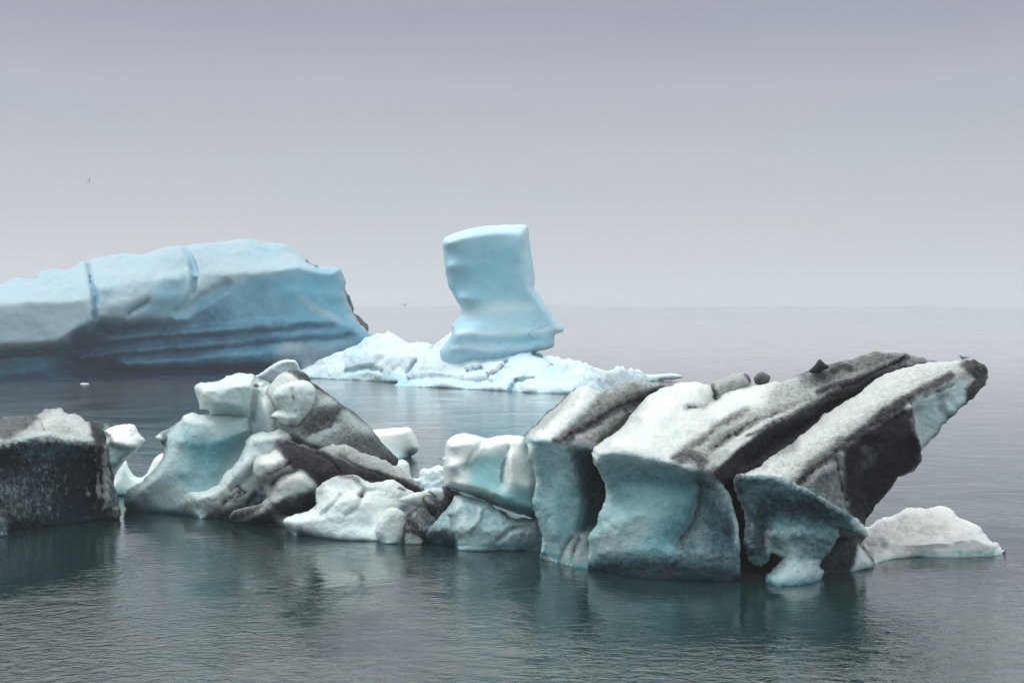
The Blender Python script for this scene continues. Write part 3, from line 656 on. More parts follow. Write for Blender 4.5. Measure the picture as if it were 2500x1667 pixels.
ice("middle_fin", t, M_NEAR, Z4,
    [(905, 650), (940, 622), (985, 612), (1040, 605), (1120, 590), (1190, 585), (1240, 600), (1268, 640), (1265, 690), (1250, 800), (1200, 950), (1120, 1100, .4), (1000, 1180, .4), (860, 1210, 'w'), (740, 1222, 'w'), (640, 1198, 'w'), (560, 1216, 'w'), (490, 1190, 'w'), (380, 1176, 'w'), (360, 1160, 2.2), (415, 1085, 1.8), (500, 1045, 1.2), (600, 1020, .8), (690, 975, .6), (745, 900, .8), (790, 850, .9), (850, 790, 1), (880, 730, 1), (890, 690, 1)],
    Y0=52.8, eo=1.4, step=3.8, bulge=(.35, 20), thick=2.5, back_r=60, seed=25, rough_edge=1.4,
    lines=[[(940, 660, .8), (1040, 640, .6), (1200, 620, .6)], [(900, 800, .3), (820, 900, .2), (700, 1010, .2), (560, 1080, .7), (440, 1120, 1.5)], [(1000, 900, .6), (900, 1000, .5), (800, 1090, .1), (700, 1160, .2)], [(1020, 820, .5), (1000, 1000, .8), (960, 1120, .3)]],
    grooves=[([(960, 820), (900, 940), (780, 1000)], 50, .18), ([(830, 1040), (740, 1090), (690, 1170)], 40, .14), ([(950, 1060), (900, 1120)], 40, .2)],
    disp=[('f', .9, .12), ('r', .40, .06), ('r', .15, .02)], base=(.28, .03, .14),
    paint=[('BDR', 'l', [(940, 640), (1100, 610), (1250, 620)], 50, (.1, 0, .06)), ('BD', 'l', [(960, 700), (860, 860), (700, 1000)], 50, (.30, .06)), ('BDR', 'l', [(880, 930), (760, 1020), (700, 1040), (560, 1070)], 26, (.1, 0, .0)),
           ('R', 'p', [(700, 1050), (840, 980), (890, 1050), (860, 1140), (760, 1200), (640, 1190)], 30, (.5,)), ('BDR', 'p', [(900, 1060), (960, 1020), (1060, 1080), (960, 1150), (880, 1120)], 26, (.7, .6, .3)),
           ('BDR', 'l', [(500, 1190), (570, 1205), (620, 1190)], 30, (.2, 0, 0)), ('R', 'l', [(700, 1200), (820, 1170), (1000, 1130)], 40, (.9,)), ('DR', 'l', [(380, 1150), (430, 1100), (480, 1080)], 40, (.25, .3)), ('R', 'l', [(820, 980), (880, 1040), (800, 1090)], 10, (.9,))])
ice("black_capped_slab", t, M_BIG, Z4,
    [(948, 860), (950, 815), (985, 790), (1050, 772), (1095, 730), (1110, 680), (1180, 664), (1250, 688), (1320, 715), (1400, 735), (1500, 706), (1590, 704), (1660, 730), (1790, 780), (1900, 818), (1990, 858), (2050, 925), (2110, 968), (2148, 1015), (2130, 1040), (2060, 1045), (2000, 1150), (1800, 1250), (1400, 1260, .3), (1250, 1285, 'w'), (1150, 1270, 'w'), (1000, 1258, 'w'), (900, 1258, 'w'), (830, 1256, 'w'), (775, 1225, 'w'),
     (770, 1200, .2), (800, 1172, .3), (870, 1150, .4), (960, 1140, .4), (1010, 1115, .4), (1058, 1062, .4), (1040, 1000, .4), (1020, 960, .4), (975, 915, .4)],
    Y0=51.2, eo=1.0, step=3.8, bulge=(.3, 16), thick=2.5, back_r=60, seed=26, rough_edge=1.4,
    lines=[[(1000, 830, -.2), (1110, 760, .2), (1200, 730, .5), (1400, 790, .4), (1600, 760, .7), (1800, 830, .6), (2000, 920, .5)],
           [(1010, 900, -.1), (1150, 840, -.2), (1300, 880, 0), (1500, 900, 0), (1800, 900, .2), (2080, 1000, .4)],
           [(1060, 1000, .9), (1150, 920, .5), (1250, 880, .1)], [(1100, 1000, -.4), (1180, 930, -.3), (1300, 960, -.4), (1370, 990, -.1)], [(1080, 1100, -.4), (1200, 1090, -.3), (1330, 1080, .9)],
           [(850, 1200, .5), (1000, 1180, .1), (1100, 1170, .0), (1250, 1180, .9), (1380, 1160, 1.4)], [(1440, 960, .3), (1380, 1060, .6)]],
    grooves=[([(1050, 900), (1120, 860), (1200, 830)], 24, .2), ([(1550, 780), (1700, 850), (1900, 930)], 24, .2), ([(1400, 760), (1480, 800), (1560, 880)], 30, .18), ([(1020, 950), (1050, 1040), (1040, 1090)], 20, .4), ([(1180, 700), (1280, 740), (1400, 770)], 20, .15)],
    disp=[('f', 1.0, .12), ('r', .8, .06), ('r', .3, .03), ('g', .4, .07), ('f', .15, .02)], base=(.08, .04, .42),
    paint=[('R', 'p', [(1100, 670), (1200, 665), (1330, 720), (1450, 740), (1520, 790), (1700, 850), (1900, 910), (2100, 980), (2150, 1030), (2060, 1045), (1850, 980), (1700, 940), (1500, 920), (1400, 990), (1300, 900), (1220, 870), (1150, 780)], 20, (1.0,)),
           ('R', 'p', [(1460, 720), (1640, 720), (1800, 790), (1960, 870), (2020, 930), (1850, 880), (1600, 800), (1500, 760)], 18, (.50,)),
           ('BDR', 'p', [(945, 830), (1040, 770), (1110, 740), (1150, 790), (1080, 850), (1010, 910), (960, 890)], 14, (.05, 0, .06)),
           ('BDR', 'p', [(1020, 920), (1100, 870), (1200, 840), (1230, 880), (1110, 960), (1060, 1050)], 16, (.2, .15, .40)),
           ('BDR', 'p', [(1110, 990), (1180, 930), (1260, 890), (1330, 940), (1370, 1000), (1240, 1040), (1080, 1120)], 20, (.1, .02, .14)),
           ('BDR', 'p', [(1080, 1110), (1240, 1040), (1370, 1010), (1400, 1180), (1260, 1260), (1100, 1200)], 22, (.4, .7, .7)), ('DR', 'p', [(780, 1180), (1000, 1130), (1080, 1160), (1100, 1260), (780, 1260)], 16, (.55, .8)), ('DR', 'l', [(800, 1230), (900, 1210), (1020, 1160)], 20, (.2, .45))])  # first polygon paints the cave's shade into the colour
ice("white_shelf", t, M_NEAR, Z4,
    [(1392, 1060), (1395, 1010), (1430, 965), (1500, 935), (1560, 925), (1650, 916), (1700, 925), (1760, 955), (1850, 965), (1930, 953), (1990, 978), (2045, 1020), (2085, 1045), (2130, 1100), (2120, 1250), (2060, 1340, .2), (2000, 1370, 'w'), (1820, 1372, 'w'), (1700, 1370, 'w'), (1560, 1366, 'w'), (1400, 1346, 'w'), (1290, 1325, 'w'), (1235, 1336, 'w'), (1190, 1305, 'w'),
     (1162, 1270, .0), (1158, 1238, .1), (1190, 1214, .3), (1260, 1195, .4), (1330, 1172, .5), (1380, 1140, .5), (1400, 1110, .5)],
    Y0=49.2, eo=1.2, step=3.6, bulge=(.35, 22), thick=2.5, back_r=60, seed=27, rough_edge=1.1,
    lines=[[(1440, 1010, .4), (1560, 970, .4), (1700, 980, .5), (1850, 1010, .5), (2000, 1040, .5)], [(1420, 1150, -.1), (1560, 1080, -.2), (1700, 1100, -.2), (1850, 1120, 0), (2020, 1120, .3)],
           [(1220, 1240, 0), (1350, 1230, -.2), (1500, 1220, -.4), (1650, 1260, -.5), (1780, 1280, -.2)], [(1200, 1290, .1), (1350, 1310, -.2), (1500, 1320, -.6), (1700, 1330, -.8)]],
    grooves=[([(1420, 1200), (1500, 1130), (1560, 1060)], 30, .15), ([(1600, 1200), (1680, 1150), (1720, 1060)], 30, .18), ([(1700, 960), (1760, 1020), (1860, 1020)], 26, .14), ([(1400, 1000), (1385, 1080), (1400, 1120)], 20, .25)],
    disp=[('r', 1.2, .08), ('f', .5, .05), ('f', .15, .014)], base=(.10, 0, .03),
    paint=[('B', 'p', [(1450, 1150), (1700, 1130), (1800, 1250), (1600, 1340), (1400, 1280)], 50, (.32,)), ('R', 'p', [(1400, 1040), (1430, 970), (1500, 930), (1700, 910), (1740, 970), (1650, 1000), (1480, 990), (1420, 1060)], 22, (.38,)), ('R', 'l', [(1560, 915), (1660, 935), (1740, 1010), (1700, 1050)], 26, (.75,)),
           ('R', 'p', [(1720, 980), (1950, 960), (2090, 1050), (2080, 1200), (1960, 1110), (1800, 1040)], 26, (.30,)), ('R', 'l', [(1980, 1010), (2020, 1020)], 12, (.9,)), ('R', 'l', [(1380, 1060), (1380, 1140)], 20, (.5,))])
ice("small_white_foot", t, M_NEAR, Z4,
    [(1808, 1320), (1812, 1280), (1830, 1240), (1860, 1180), (1900, 1148), (1960, 1140), (2020, 1180), (2040, 1260), (2030, 1340), (2012, 1384, 'w'), (1900, 1392, 'w'), (1838, 1382, 'w')],
    Y0=47.6, eo=.3, step=3.2, bulge=(.45, 24), thick=1.2, back_r=30, seed=28, disp=[('f', .7, .06), ('f', .2, .02)], base=(.10, 0, .05),
    paint=[('R', 'l', [(1900, 1150), (2000, 1200), (2040, 1280)], 40, (.25,)), ('B', 'l', [(1850, 1350), (2000, 1360)], 30, (.35,))])
ice("tan_branch", t, M_NEAR, Z4,
    [(1972, 1090), (2000, 1068), (2060, 1048), (2150, 1020), (2230, 1002), (2300, 1004), (2340, 1040), (2352, 1120), (2300, 1150), (2200, 1160), (2140, 1142), (2050, 1122)],
    Y0=48.2, eo=.3, step=3.2, bulge=(.35, 16), thick=.9, back_r=24, seed=29, disp=[('f', .5, .05)], base=(.05, 0, .25), paint=[('R', 'l', [(2200, 1030), (2240, 1070), (2210, 1110)], 12, (.8,))])

def boulder(parent, pts, Y0, seed, base, paint=()):
    return ice("dark_boulder", parent, M_DARK, Z4, pts, Y0=Y0, eo=.2, step=3, bulge=(.4, 18), thick=.7, back_r=24, seed=seed, disp=[('f', .5, .05), ('f', .15, .02)], base=base, paint=paint)
boulder(t, [(2145, 1090), (2150, 1062), (2175, 1045), (2220, 1056), (2290, 1100), (2350, 1150), (2352, 1210), (2270, 1220), (2200, 1190), (2160, 1150)], 47.9, 31, (.3, .55, .55), [('DR', 'l', [(2180, 1080), (2220, 1110)], 20, (.15, .35))])
boulder(t, [(2040, 1210), (2060, 1168), (2110, 1140), (2150, 1128), (2200, 1180), (2250, 1230), (2230, 1300), (2180, 1340), (2120, 1330), (2060, 1290)], 47.5, 32, (.3, .5, .45), [('DR', 'l', [(2090, 1200), (2140, 1240), (2160, 1290)], 34, (.2, .25)), ('R', 'l', [(2045, 1200), (2110, 1142), (2150, 1130)], 12, (.9,))])
boulder(t, [(2240, 1150), (2330, 1130), (2400, 1160), (2420, 1300), (2300, 1390, 0), (2200, 1380, 0), (2190, 1290), (2230, 1220)], 47.9, 33, (.3, .8, .6))
ice("dark_toe", t, M_DARK, Z4, [(2030, 1270), (2110, 1290), (2170, 1340), (2200, 1390, 'w'), (2120, 1398, 'w'), (2040, 1396, 'w'), (2015, 1392, 'w'), (2025, 1330)], Y0=47.3, eo=.2, step=3, bulge=(.3, 14), thick=.8, back_r=20, seed=34, disp=[('f', .4, .04)], base=(.1, .8, .5), paint=[('DR', 'p', [(2015, 1320), (2080, 1325), (2150, 1370), (2140, 1400), (2000, 1400)], 8, (.05, .2))])

# ================================================================== FLOES BEHIND
t = empty("ice_floe", loc(1950, 792, Z4), "rounded smooth white ice block floating right behind the jagged iceberg's slope", "ice floe")
ice("ice_body", t, M_FLOE, Z4, [(1700, 600), (1790, 582), (1900, 574), (2035, 563), (2080, 588), (2108, 640), (2126, 715), (2100, 750), (2060, 772, 'w'), (1980, 792, 'w'), (1700, 795, 'w')], Y0=75, eo=1.2, step=3.4, bulge=(1, 20), thick=2, back_r=40, seed=35, disp=[('f', 1.5, .08)], rough_edge=.5, base=(.12, 0, 0), paint=[('B', 'l', [(1900, 700), (2090, 740)], 50, (.4,)), ('B', 'l', [(1990, 780), (2060, 760)], 16, (.7,))])
t = empty("ice_floe", loc(2010, 935, Z4), "little white ice knob on the water below the rounded white block", "ice floe")
ice("ice_body", t, M_FLOE, Z4, [(1940, 830), (1980, 800), (2015, 796), (2052, 830), (2058, 880), (2070, 930), (2090, 960, 'w'), (1960, 965, 'w')], Y0=65, eo=.5, step=3, bulge=(.5, 14), thick=1, back_r=20, seed=36, disp=[('f', .8, .08)], base=(.2, 0, 0))
t = empty("ice_floe", loc(2230, 1020, Z4), "low heap of crumbly white snow ice left of the wedged white block", "ice floe")
ice("ice_body", t, M_SNOW, Z4, [(2085, 940), (2120, 915), (2150, 872), (2200, 850), (2290, 838), (2400, 840), (2420, 1010, 'w'), (2280, 1030, 'w'), (2150, 1030, 'w'), (2070, 1000, 'w')], Y0=61, eo=1, step=3, bulge=(.5, 14), thick=2, back_r=30, seed=37, disp=[('b', .8, .16), ('f', .3, .04)], base=(.15, 0, .12))

# ================================================================== WEDGED BLOCKS (centre)
t = empty("ice_block", loc(500, 1390, Z5), "bright white and teal ice block wedged level against the layered iceberg's left side", "ice block")
ice("ice_body", t, M_FLOE, Z5,
    [(62, 690), (98, 680), (105, 650), (112, 595), (130, 545), (190, 505), (260, 488), (330, 502), (430, 532), (500, 512), (590, 504), (680, 514), (735, 528), (820, 600), (900, 760), (900, 1000), (860, 1160), (780, 1142), (700, 1120), (600, 1085), (450, 1020), (380, 992), (300, 965), (200, 935), (108, 903), (98, 800), (96, 705)],
    Y0=47, eo=.9, step=3.4, bulge=(.5, 30), thick=2, back_r=60, seed=41, rough_edge=.9,
    lines=[[(150, 590, .1), (300, 560, .2), (430, 560, .6), (600, 540, .3), (720, 570, .3)], [(140, 750, -.1), (260, 720, .1), (380, 620, .4)], [(270, 760, .5), (420, 680, .4), (590, 640, .5), (550, 780, .5), (560, 900, .3)],
           [(600, 650, -.4), (620, 760, -.5), (640, 880, -.4), (760, 900, -.3)], [(200, 880, -.1), (400, 920, -.1), (600, 1000, -.2), (780, 1060, -.2)]],
    grooves=[([(420, 550), (370, 590), (290, 700), (250, 760)], 30, .18), ([(600, 600), (590, 680), (550, 760), (548, 860)], 20, .25)],
    disp=[('f', 1.2, .08), ('f', .3, .02)], base=(.18, 0, 0),
    paint=[('B', 'p', [(280, 740), (420, 650), (590, 650), (545, 780), (560, 900), (780, 930), (790, 1120), (450, 1000), (300, 900)], 44, (.95,)), ('BD', 'l', [(600, 1060), (790, 1120), (850, 1140)], 60, (1.1, .30)), ('B', 'p', [(560, 780), (600, 640), (720, 560), (780, 700), (780, 860), (600, 880)], 20, (.05,)),
           ('R', 'l', [(280, 492), (340, 505), (430, 530)], 16, (.35,)), ('B', 'l', [(330, 930), (470, 950)], 24, (.15,)), ('R', 'l', [(700, 1135), (850, 1160)], 12, (.6,))])
t = empty("ice_block", loc(500, 1386, Z5), "dull grey teal ice block low on the water beneath the wedged white block", "ice block")
ice("ice_body", t, M_NEAR, Z5,
    [(-30, 1270), (-10, 1220), (40, 1180), (110, 1100), (150, 1040), (185, 978), (250, 968), (380, 1000), (460, 1022), (490, 1062), (560, 1092), (610, 1130), (700, 1142), (800, 1150), (900, 1150), (900, 1388, 'w'), (700, 1382, 'w'), (520, 1380, 'w'), (380, 1388, 'w'), (230, 1380, 'w'), (180, 1342, 'w'), (60, 1332, 'w'), (0, 1322, 'w'), (-40, 1318, 'w')],
    Y0=46.6, eo=.8, step=3.6, bulge=(.3, 20), thick=2, back_r=60, seed=42, rough_edge=1.2,
    lines=[[(170, 1100, 0), (230, 1020, .2), (400, 1060, .1), (600, 1160, 0), (800, 1180, 0)], [(160, 1250, -.2), (300, 1200, -.35), (500, 1250, -.5), (800, 1260, -.3)], [(50, 1250, .1), (130, 1200, .3), (175, 1300, .2)]],
    grooves=[([(160, 1130), (175, 1230), (185, 1320)], 30, .2), ([(300, 1230), (360, 1160), (380, 1080)], 40, -.12), ([(520, 1300), (640, 1220), (760, 1200)], 40, .15)],
    disp=[('f', .8, .10), ('r', .3, .03), ('f', .12, .015)], base=(.66, .22, .10),
    paint=[('BDR', 'l', [(200, 1000), (230, 1100), (260, 1200), (230, 1300)], 40, (.4, .0, .12)), ('R', 'p', [(-40, 1240), (40, 1190), (160, 1220), (180, 1330), (-40, 1330)], 20, (.5,)), ('DR', 'p', [(600, 1150), (860, 1150), (860, 1400), (700, 1390)], 60, (.38, .35)), ('BD', 'l', [(200, 1370), (400, 1375), (650, 1370)], 18, (.3, 0)), ('D', 'l', [(460, 1030), (620, 1135), (820, 1150)], 20, (.5,))])
t = empty("ice_shard", loc(150, 1330, Z5), "small black ice shard in the notch under the wedged white block's left end", "ice shard")
ice("ice_body", t, M_DARK, Z5, [(100, 900), (200, 935), (262, 968), (240, 985), (190, 985), (150, 1060), (120, 1120), (60, 1180), (20, 1200), (40, 1100), (95, 1030), (110, 970)], Y0=47.6, eo=.2, step=3, bulge=(.3, 14), thick=.8, back_r=20, seed=43, disp=[('f', .4, .05)], base=(.2, .85, .7))

# ================================================================== BIG LAYERED BERG
t = empty("iceberg", loc(900, 1460, Z6), "massive layered iceberg with black ash bands and a beak overhanging to the right", "iceberg")
ice("left_slab", t, M_BIG, Z6,
    [(82, 562), (95, 535), (120, 510), (200, 440), (300, 350), (405, 256), (440, 250), (490, 237), (545, 272), (610, 258), (700, 215), (790, 198), (860, 206), (930, 225), (1000, 250), (1050, 300), (1000, 500), (800, 700, 3), (700, 900, 2), (650, 1200, 1.2), (600, 1400, .6), (520, 1402, 'w'), (400, 1395, 'w'), (330, 1375, 'w'), (280, 1362, 'w'), (180, 1336, 'w'),
     (190, 1300, .1), (196, 1230, .3), (185, 1140, .4), (150, 1070, .5), (132, 990, .5), (150, 890, .6), (150, 820, .5), (130, 740, .4), (100, 705, .4), (98, 620, .3)],
    Y0=44, eo=3.5, step=4, bulge=(.15, 14), thick=3.5, back_r=80, seed=51, rough_edge=1.0,
    lines=[[(85, 565, 0), (160, 572, 0), (250, 586, .0), (330, 608, .1), (450, 640, .3), (540, 640, .6)], [(200, 520, .7), (400, 360, 2.0), (470, 270, 2.8)],
           [(330, 570, .7), (500, 440, 1.9), (700, 300, 2.9), (900, 250, 3.3)], [(520, 600, .9), (700, 470, 2.2), (900, 330, 3.2)],
           [(170, 620, .2), (180, 900, .5), (160, 1000, .45), (190, 1130, .35), (220, 1300, .4)], [(270, 620, .1), (280, 800, .35), (280, 1000, .1), (280, 1200, -.1)],
           [(350, 640, .2), (410, 880, .4), (430, 1000, .3), (390, 1150, .1), (310, 1300, -.1)], [(430, 700, 1.2), (520, 900, 1.8), (520, 1050, 1.5), (450, 1180, .9)], [(560, 700, 2), (600, 900, 2.2), (560, 1150, 1.6)],
           [(420, 1220, .1), (480, 1170, .2), (440, 1300, -.1)]],
    grooves=[([(330, 590), (480, 500), (640, 400), (800, 320)], 56, .22), ([(160, 560), (300, 440), (420, 330)], 30, .18), ([(560, 560), (720, 440), (900, 300)], 56, .22), ([(380, 1380), (400, 1280), (430, 1220)], 36, .16), ([(300, 1370), (330, 1290), (380, 1210)], 36, .16)],
    disp=[('f', 1.4, .10), ('r', .45, .03), ('g', .35, .06), ('f', .15, .015)], base=(.80, .20, .05),
    paint=[('BDR', 'p', [(82, 560), (200, 440), (405, 250), (490, 235), (560, 290), (420, 420), (330, 520), (250, 590)], 14, (.05, 0, .22)),
           ('R', 'l', [(85, 560), (200, 440), (300, 350), (405, 256)], 9, (1.2,)), ('R', 'p', [(90, 550), (200, 450), (330, 340), (380, 300), (300, 420), (170, 560)], 14, (.45,)),
           ('BDR', 'l', [(180, 550), (300, 480), (420, 380), (480, 290)], 30, (.05, 0, .05)),
           ('BDR', 'p', [(250, 575), (400, 460), (560, 290), (620, 250), (800, 190), (1060, 260), (900, 420), (700, 600), (540, 660), (330, 620)], 16, (.1, 0, .66)),
           ('R', 'l', [(340, 600), (500, 500), (640, 420), (800, 330), (960, 260)], 42, (.95,)), ('R', 'l', [(560, 600), (700, 500), (900, 320)], 26, (1.0,)), ('R', 'l', [(420, 580), (560, 520), (700, 430)], 20, (.55,)), ('R', 'l', [(620, 280), (800, 210), (900, 230)], 30, (.45,)), ('R', 'l', [(260, 590), (400, 640), (520, 640)], 26, (.9,)),
           ('BDR', 'p', [(320, 630), (520, 640), (700, 700), (620, 1200), (540, 1260), (420, 1200), (430, 1040), (410, 900), (360, 740)], 34, (.8, .45, .34)), ('DR', 'p', [(480, 700), (700, 700), (700, 1200), (560, 1100), (580, 950)], 36, (.72, .5)),  # recess beside the middle slab: dirty ice plus painted shade
           ('BDR', 'p', [(300, 1350), (380, 1180), (500, 1160), (500, 1400), (330, 1400)], 26, (.4, .12, .35)), ('BD', 'l', [(110, 620), (130, 720), (160, 860)], 30, (.3, .02)), ('BD', 'l', [(190, 1330), (260, 1350), (380, 1385)], 16, (.1, 0)), ('BD', 'l', [(350, 700), (370, 900), (380, 1100)], 30, (.75, .3))])
ice("fissure_backing", t, M_BIG, Z7,  # backing slab behind the gap; the fissure's shade is painted as full grit
    [(-60, 700), (100, 560), (500, 420), (1000, 250), (1400, 170), (1500, 200), (1200, 500), (900, 760), (620, 1100), (600, 1450, 0), (520, 1470, 'w'), (240, 1476, 'w'), (120, 1470, 'w'), (0, 1300, 0), (-60, 1000, 0)],
    Y0=43.5, eo=2.5, step=6, bulge=(.2, 14), thick=3, back_r=80, seed=52, lines=[[(100, 850, 1.5), (260, 860, 1.2), (400, 1000, 1.3)], [(250, 1250, 0.4), (350, 1250, .4)], [(600, 620, 2.5), (1100, 350, 3.5)]],
    disp=[('f', 1.5, .12), ('r', .4, .05)], base=(0, .5, 1.0), label="near-black backing slab in the fissure, its shade put into the colour")
ice("middle_slab", t, M_BIG, Z6,
    [(512, 645), (522, 612), (600, 568), (700, 500), (770, 420), (850, 330), (900, 290), (980, 250), (1080, 220), (1180, 217), (1240, 230), (1275, 245), (1292, 285), (1300, 325), (1360, 270), (1450, 238), (1560, 232), (1640, 215),
     (1760, 190, 5.4), (1820, 170, 5.4), (1900, 142, 5.4), (1960, 118, 5.4), (2060, 98, 5.5), (2180, 70, 5.5), (2310, 16, 5.5), (2440, 16, 5.5), (2520, 35, 5.5), (2590, 50, 5.3), (2630, 65, 5.2), (2700, 85, 5), (2720, 100, 4.8), (2640, 150, 4.6), (2400, 220, 4.2), (2100, 400, 3.2), (1800, 620, 2), (1560, 760, 1.2), (1350, 850, .8),
     (1345, 890, .6), (1395, 950, .4), (1420, 1050, -.1), (1442, 1140, -.4), (1450, 1300, -.6), (1445, 1480, 'w'), (1200, 1478, 'w'), (900, 1466, 'w'), (700, 1440, 'w'), (490, 1402, 'w'),
     (485, 1340, 1.1), (498, 1270, 1.0), (484, 1210, .9), (530, 1140, .9), (560, 1060, .8), (590, 980, .9), (598, 910, .9), (580, 840, .7), (530, 740, .3), (514, 690, .1)],
    Y0=41.6, eo=5.0, step=4, bulge=(.2, 16), thick=4, back_r=90, seed=53, rough_edge=.9,
    lines=[[(530, 650, .1), (700, 665, -.3), (850, 690, -.4), (1000, 725, -.4), (1150, 770, -.3), (1230, 785, -.1), (1290, 810, .2)],
           [(620, 600, .5), (760, 520, 1.0), (900, 500, 1.2), (1100, 560, 1.1), (1200, 640, .9)], [(800, 440, 1.8), (900, 370, 2.5), (1100, 330, 3.0), (1200, 390, 2.7)], [(1000, 280, 3.8), (1200, 260, 4.0)],
           [(1260, 450, 2.5), (1400, 360, 3.3), (1600, 300, 4.0), (1800, 250, 4.4), (2200, 130, 5.0), (2500, 70, 5.2)], [(1300, 600, 1.5), (1500, 450, 2.5), (1800, 360, 3.2), (2200, 240, 4.0), (2500, 130, 4.7)],
           [(1300, 740, .8), (1600, 520, 2.1), (1900, 430, 2.8)], [(1400, 790, 1.2), (1700, 560, 2.6), (2100, 340, 3.9), (2500, 170, 5.0)],
           [(620, 860, .6), (800, 880, .35), (1000, 880, .3), (1130, 870, .35), (1170, 850, .6)], [(620, 1000, .7), (800, 1000, .1), (1000, 1000, .1), (1130, 1000, .4)],
           [(540, 1220, .6), (650, 1110, .1), (800, 1060, -.05), (900, 1100, -.1), (1100, 1100, .1)], [(560, 1300, .5), (750, 1280, -.1), (1000, 1290, -.5), (1200, 1310, -.65), (1400, 1320, -.7)], [(700, 1425, .2), (900, 1445, -.4), (1200, 1460, -.75), (1400, 1465, -.75)],
           [(1200, 850, .7), (1190, 1000, .8), (1140, 1150, .5), (1060, 1240, .1)], [(1290, 880, .5), (1360, 1050, .1), (1390, 1200, 0)]],
    grooves=[([(1120, 385), (1200, 380), (1270, 330), (1300, 320)], 44, .35), ([(640, 1110), (690, 1050), (700, 980)], 80, .12), ([(1290, 640), (1440, 530), (1620, 430), (1900, 330)], 46, .16), ([(1180, 620), (1300, 520), (1460, 440)], 40, .12),
             ([(1500, 730), (1750, 560), (2100, 330), (2500, 150)], 64, .38), ([(2500, 60), (2420, 110), (2250, 190), (2100, 250)], 16, .25), ([(2700, 95), (2400, 160), (2100, 260)], 18, .2), ([(1060, 1240), (1150, 1110), (1180, 960)], 44, .14)],
    disp=[('f', 1.5, .10), ('f', .4, .035), ('r', .35, .02), ('g', .35, .07), ('f', .13, .012)], base=(.08, 0, .10),
    paint=[('BDR', 'p', [(505, 690), (700, 690), (850, 715), (1000, 750), (1150, 790), (1300, 830), (1345, 890), (1445, 1100), (1450, 1500), (470, 1500), (470, 1150), (590, 980), (590, 860)], 42, (.80, .08, .0)),
           ('BD', 'p', [(600, 800), (900, 780), (1160, 820), (1170, 950), (900, 960), (620, 920)], 50, (.92, .20)), ('BD', 'p', [(560, 1150), (700, 1050), (900, 1080), (850, 1200), (600, 1330), (500, 1330)], 60, (.62, 0.0)),
           ('BD', 'p', [(900, 1150), (1150, 900), (1180, 1080), (1080, 1240), (900, 1330)], 60, (1.0, .36)), ('BD', 'p', [(500, 1380), (650, 1350), (900, 1330), (1050, 1330), (1440, 1330), (1460, 1500), (470, 1500)], 50, (1.0, .86)),
           ('BDR', 'p', [(1180, 830), (1290, 830), (1345, 900), (1440, 1110), (1440, 1400), (1080, 1400), (1050, 1260), (1150, 1120), (1190, 960)], 26, (.75, .50, .22)), ('R', 'l', [(1200, 800), (1230, 900), (1170, 1120), (1060, 1260)], 34, (.38,)), ('BD', 'p', [(1260, 1000), (1400, 1050), (1440, 1300), (1300, 1300), (1260, 1150)], 44, (1.0, .68)),
           ('R', 'l', [(560, 640), (800, 670), (1050, 720)], 26, (.22,)), ('R', 'p', [(1040, 740), (1060, 640), (1200, 560), (1400, 440), (1560, 380), (1700, 360), (1500, 480), (1350, 620), (1260, 780)], 34, (.5,)),
           ('R', 'l', [(1060, 700), (1120, 680), (1200, 720), (1240, 770)], 44, (.85,)), ('R', 'l', [(1120, 640), (1300, 510), (1500, 400)], 36, (.62,)), ('R', 'l', [(1240, 770), (1400, 620), (1560, 520), (1800, 400)], 22, (.35,)),
           ('R', 'l', [(1290, 650), (1450, 530), (1640, 430), (1850, 340)], 26, (.75,)), ('R', 'l', [(1130, 385), (1220, 375), (1290, 330)], 26, (.4,)), ('R', 'l', [(1250, 240), (1290, 250), (1300, 320)], 14, (.35,)),
           ('R', 'p', [(1600, 400), (1640, 280), (1700, 200), (2200, 60), (2600, 30), (2740, 100), (2300, 260), (1800, 430)], 50, (.50,)), ('R', 'p', [(1820, 170), (2060, 90), (2310, 10), (2620, 40), (2720, 100), (2400, 130), (2200, 170), (2000, 230), (1860, 230)], 24, (.72,)), ('R', 'l', [(1700, 200), (1900, 140), (2100, 90)], 14, (.8,)),
           ('R', 'l', [(2520, 60), (2420, 110), (2250, 180), (2080, 240), (1950, 280)], 22, (1.0,)), ('R', 'l', [(2050, 150), (2080, 130), (2150, 140)], 30, (1.0,)),
           ('DR', 'p', [(1260, 800), (1350, 720), (1500, 600), (1640, 480), (1800, 410), (2000, 300), (2240, 190), (2440, 130), (2720, 90), (2720, 140), (2300, 330), (1800, 650), (1500, 840), (1340, 870)], 16, (.25, 1.15)), ('R', 'l', [(1500, 560), (1700, 470), (1900, 360), (2300, 230)], 12, (.8,))])  # long polygon down the fissure: ash plus painted shade
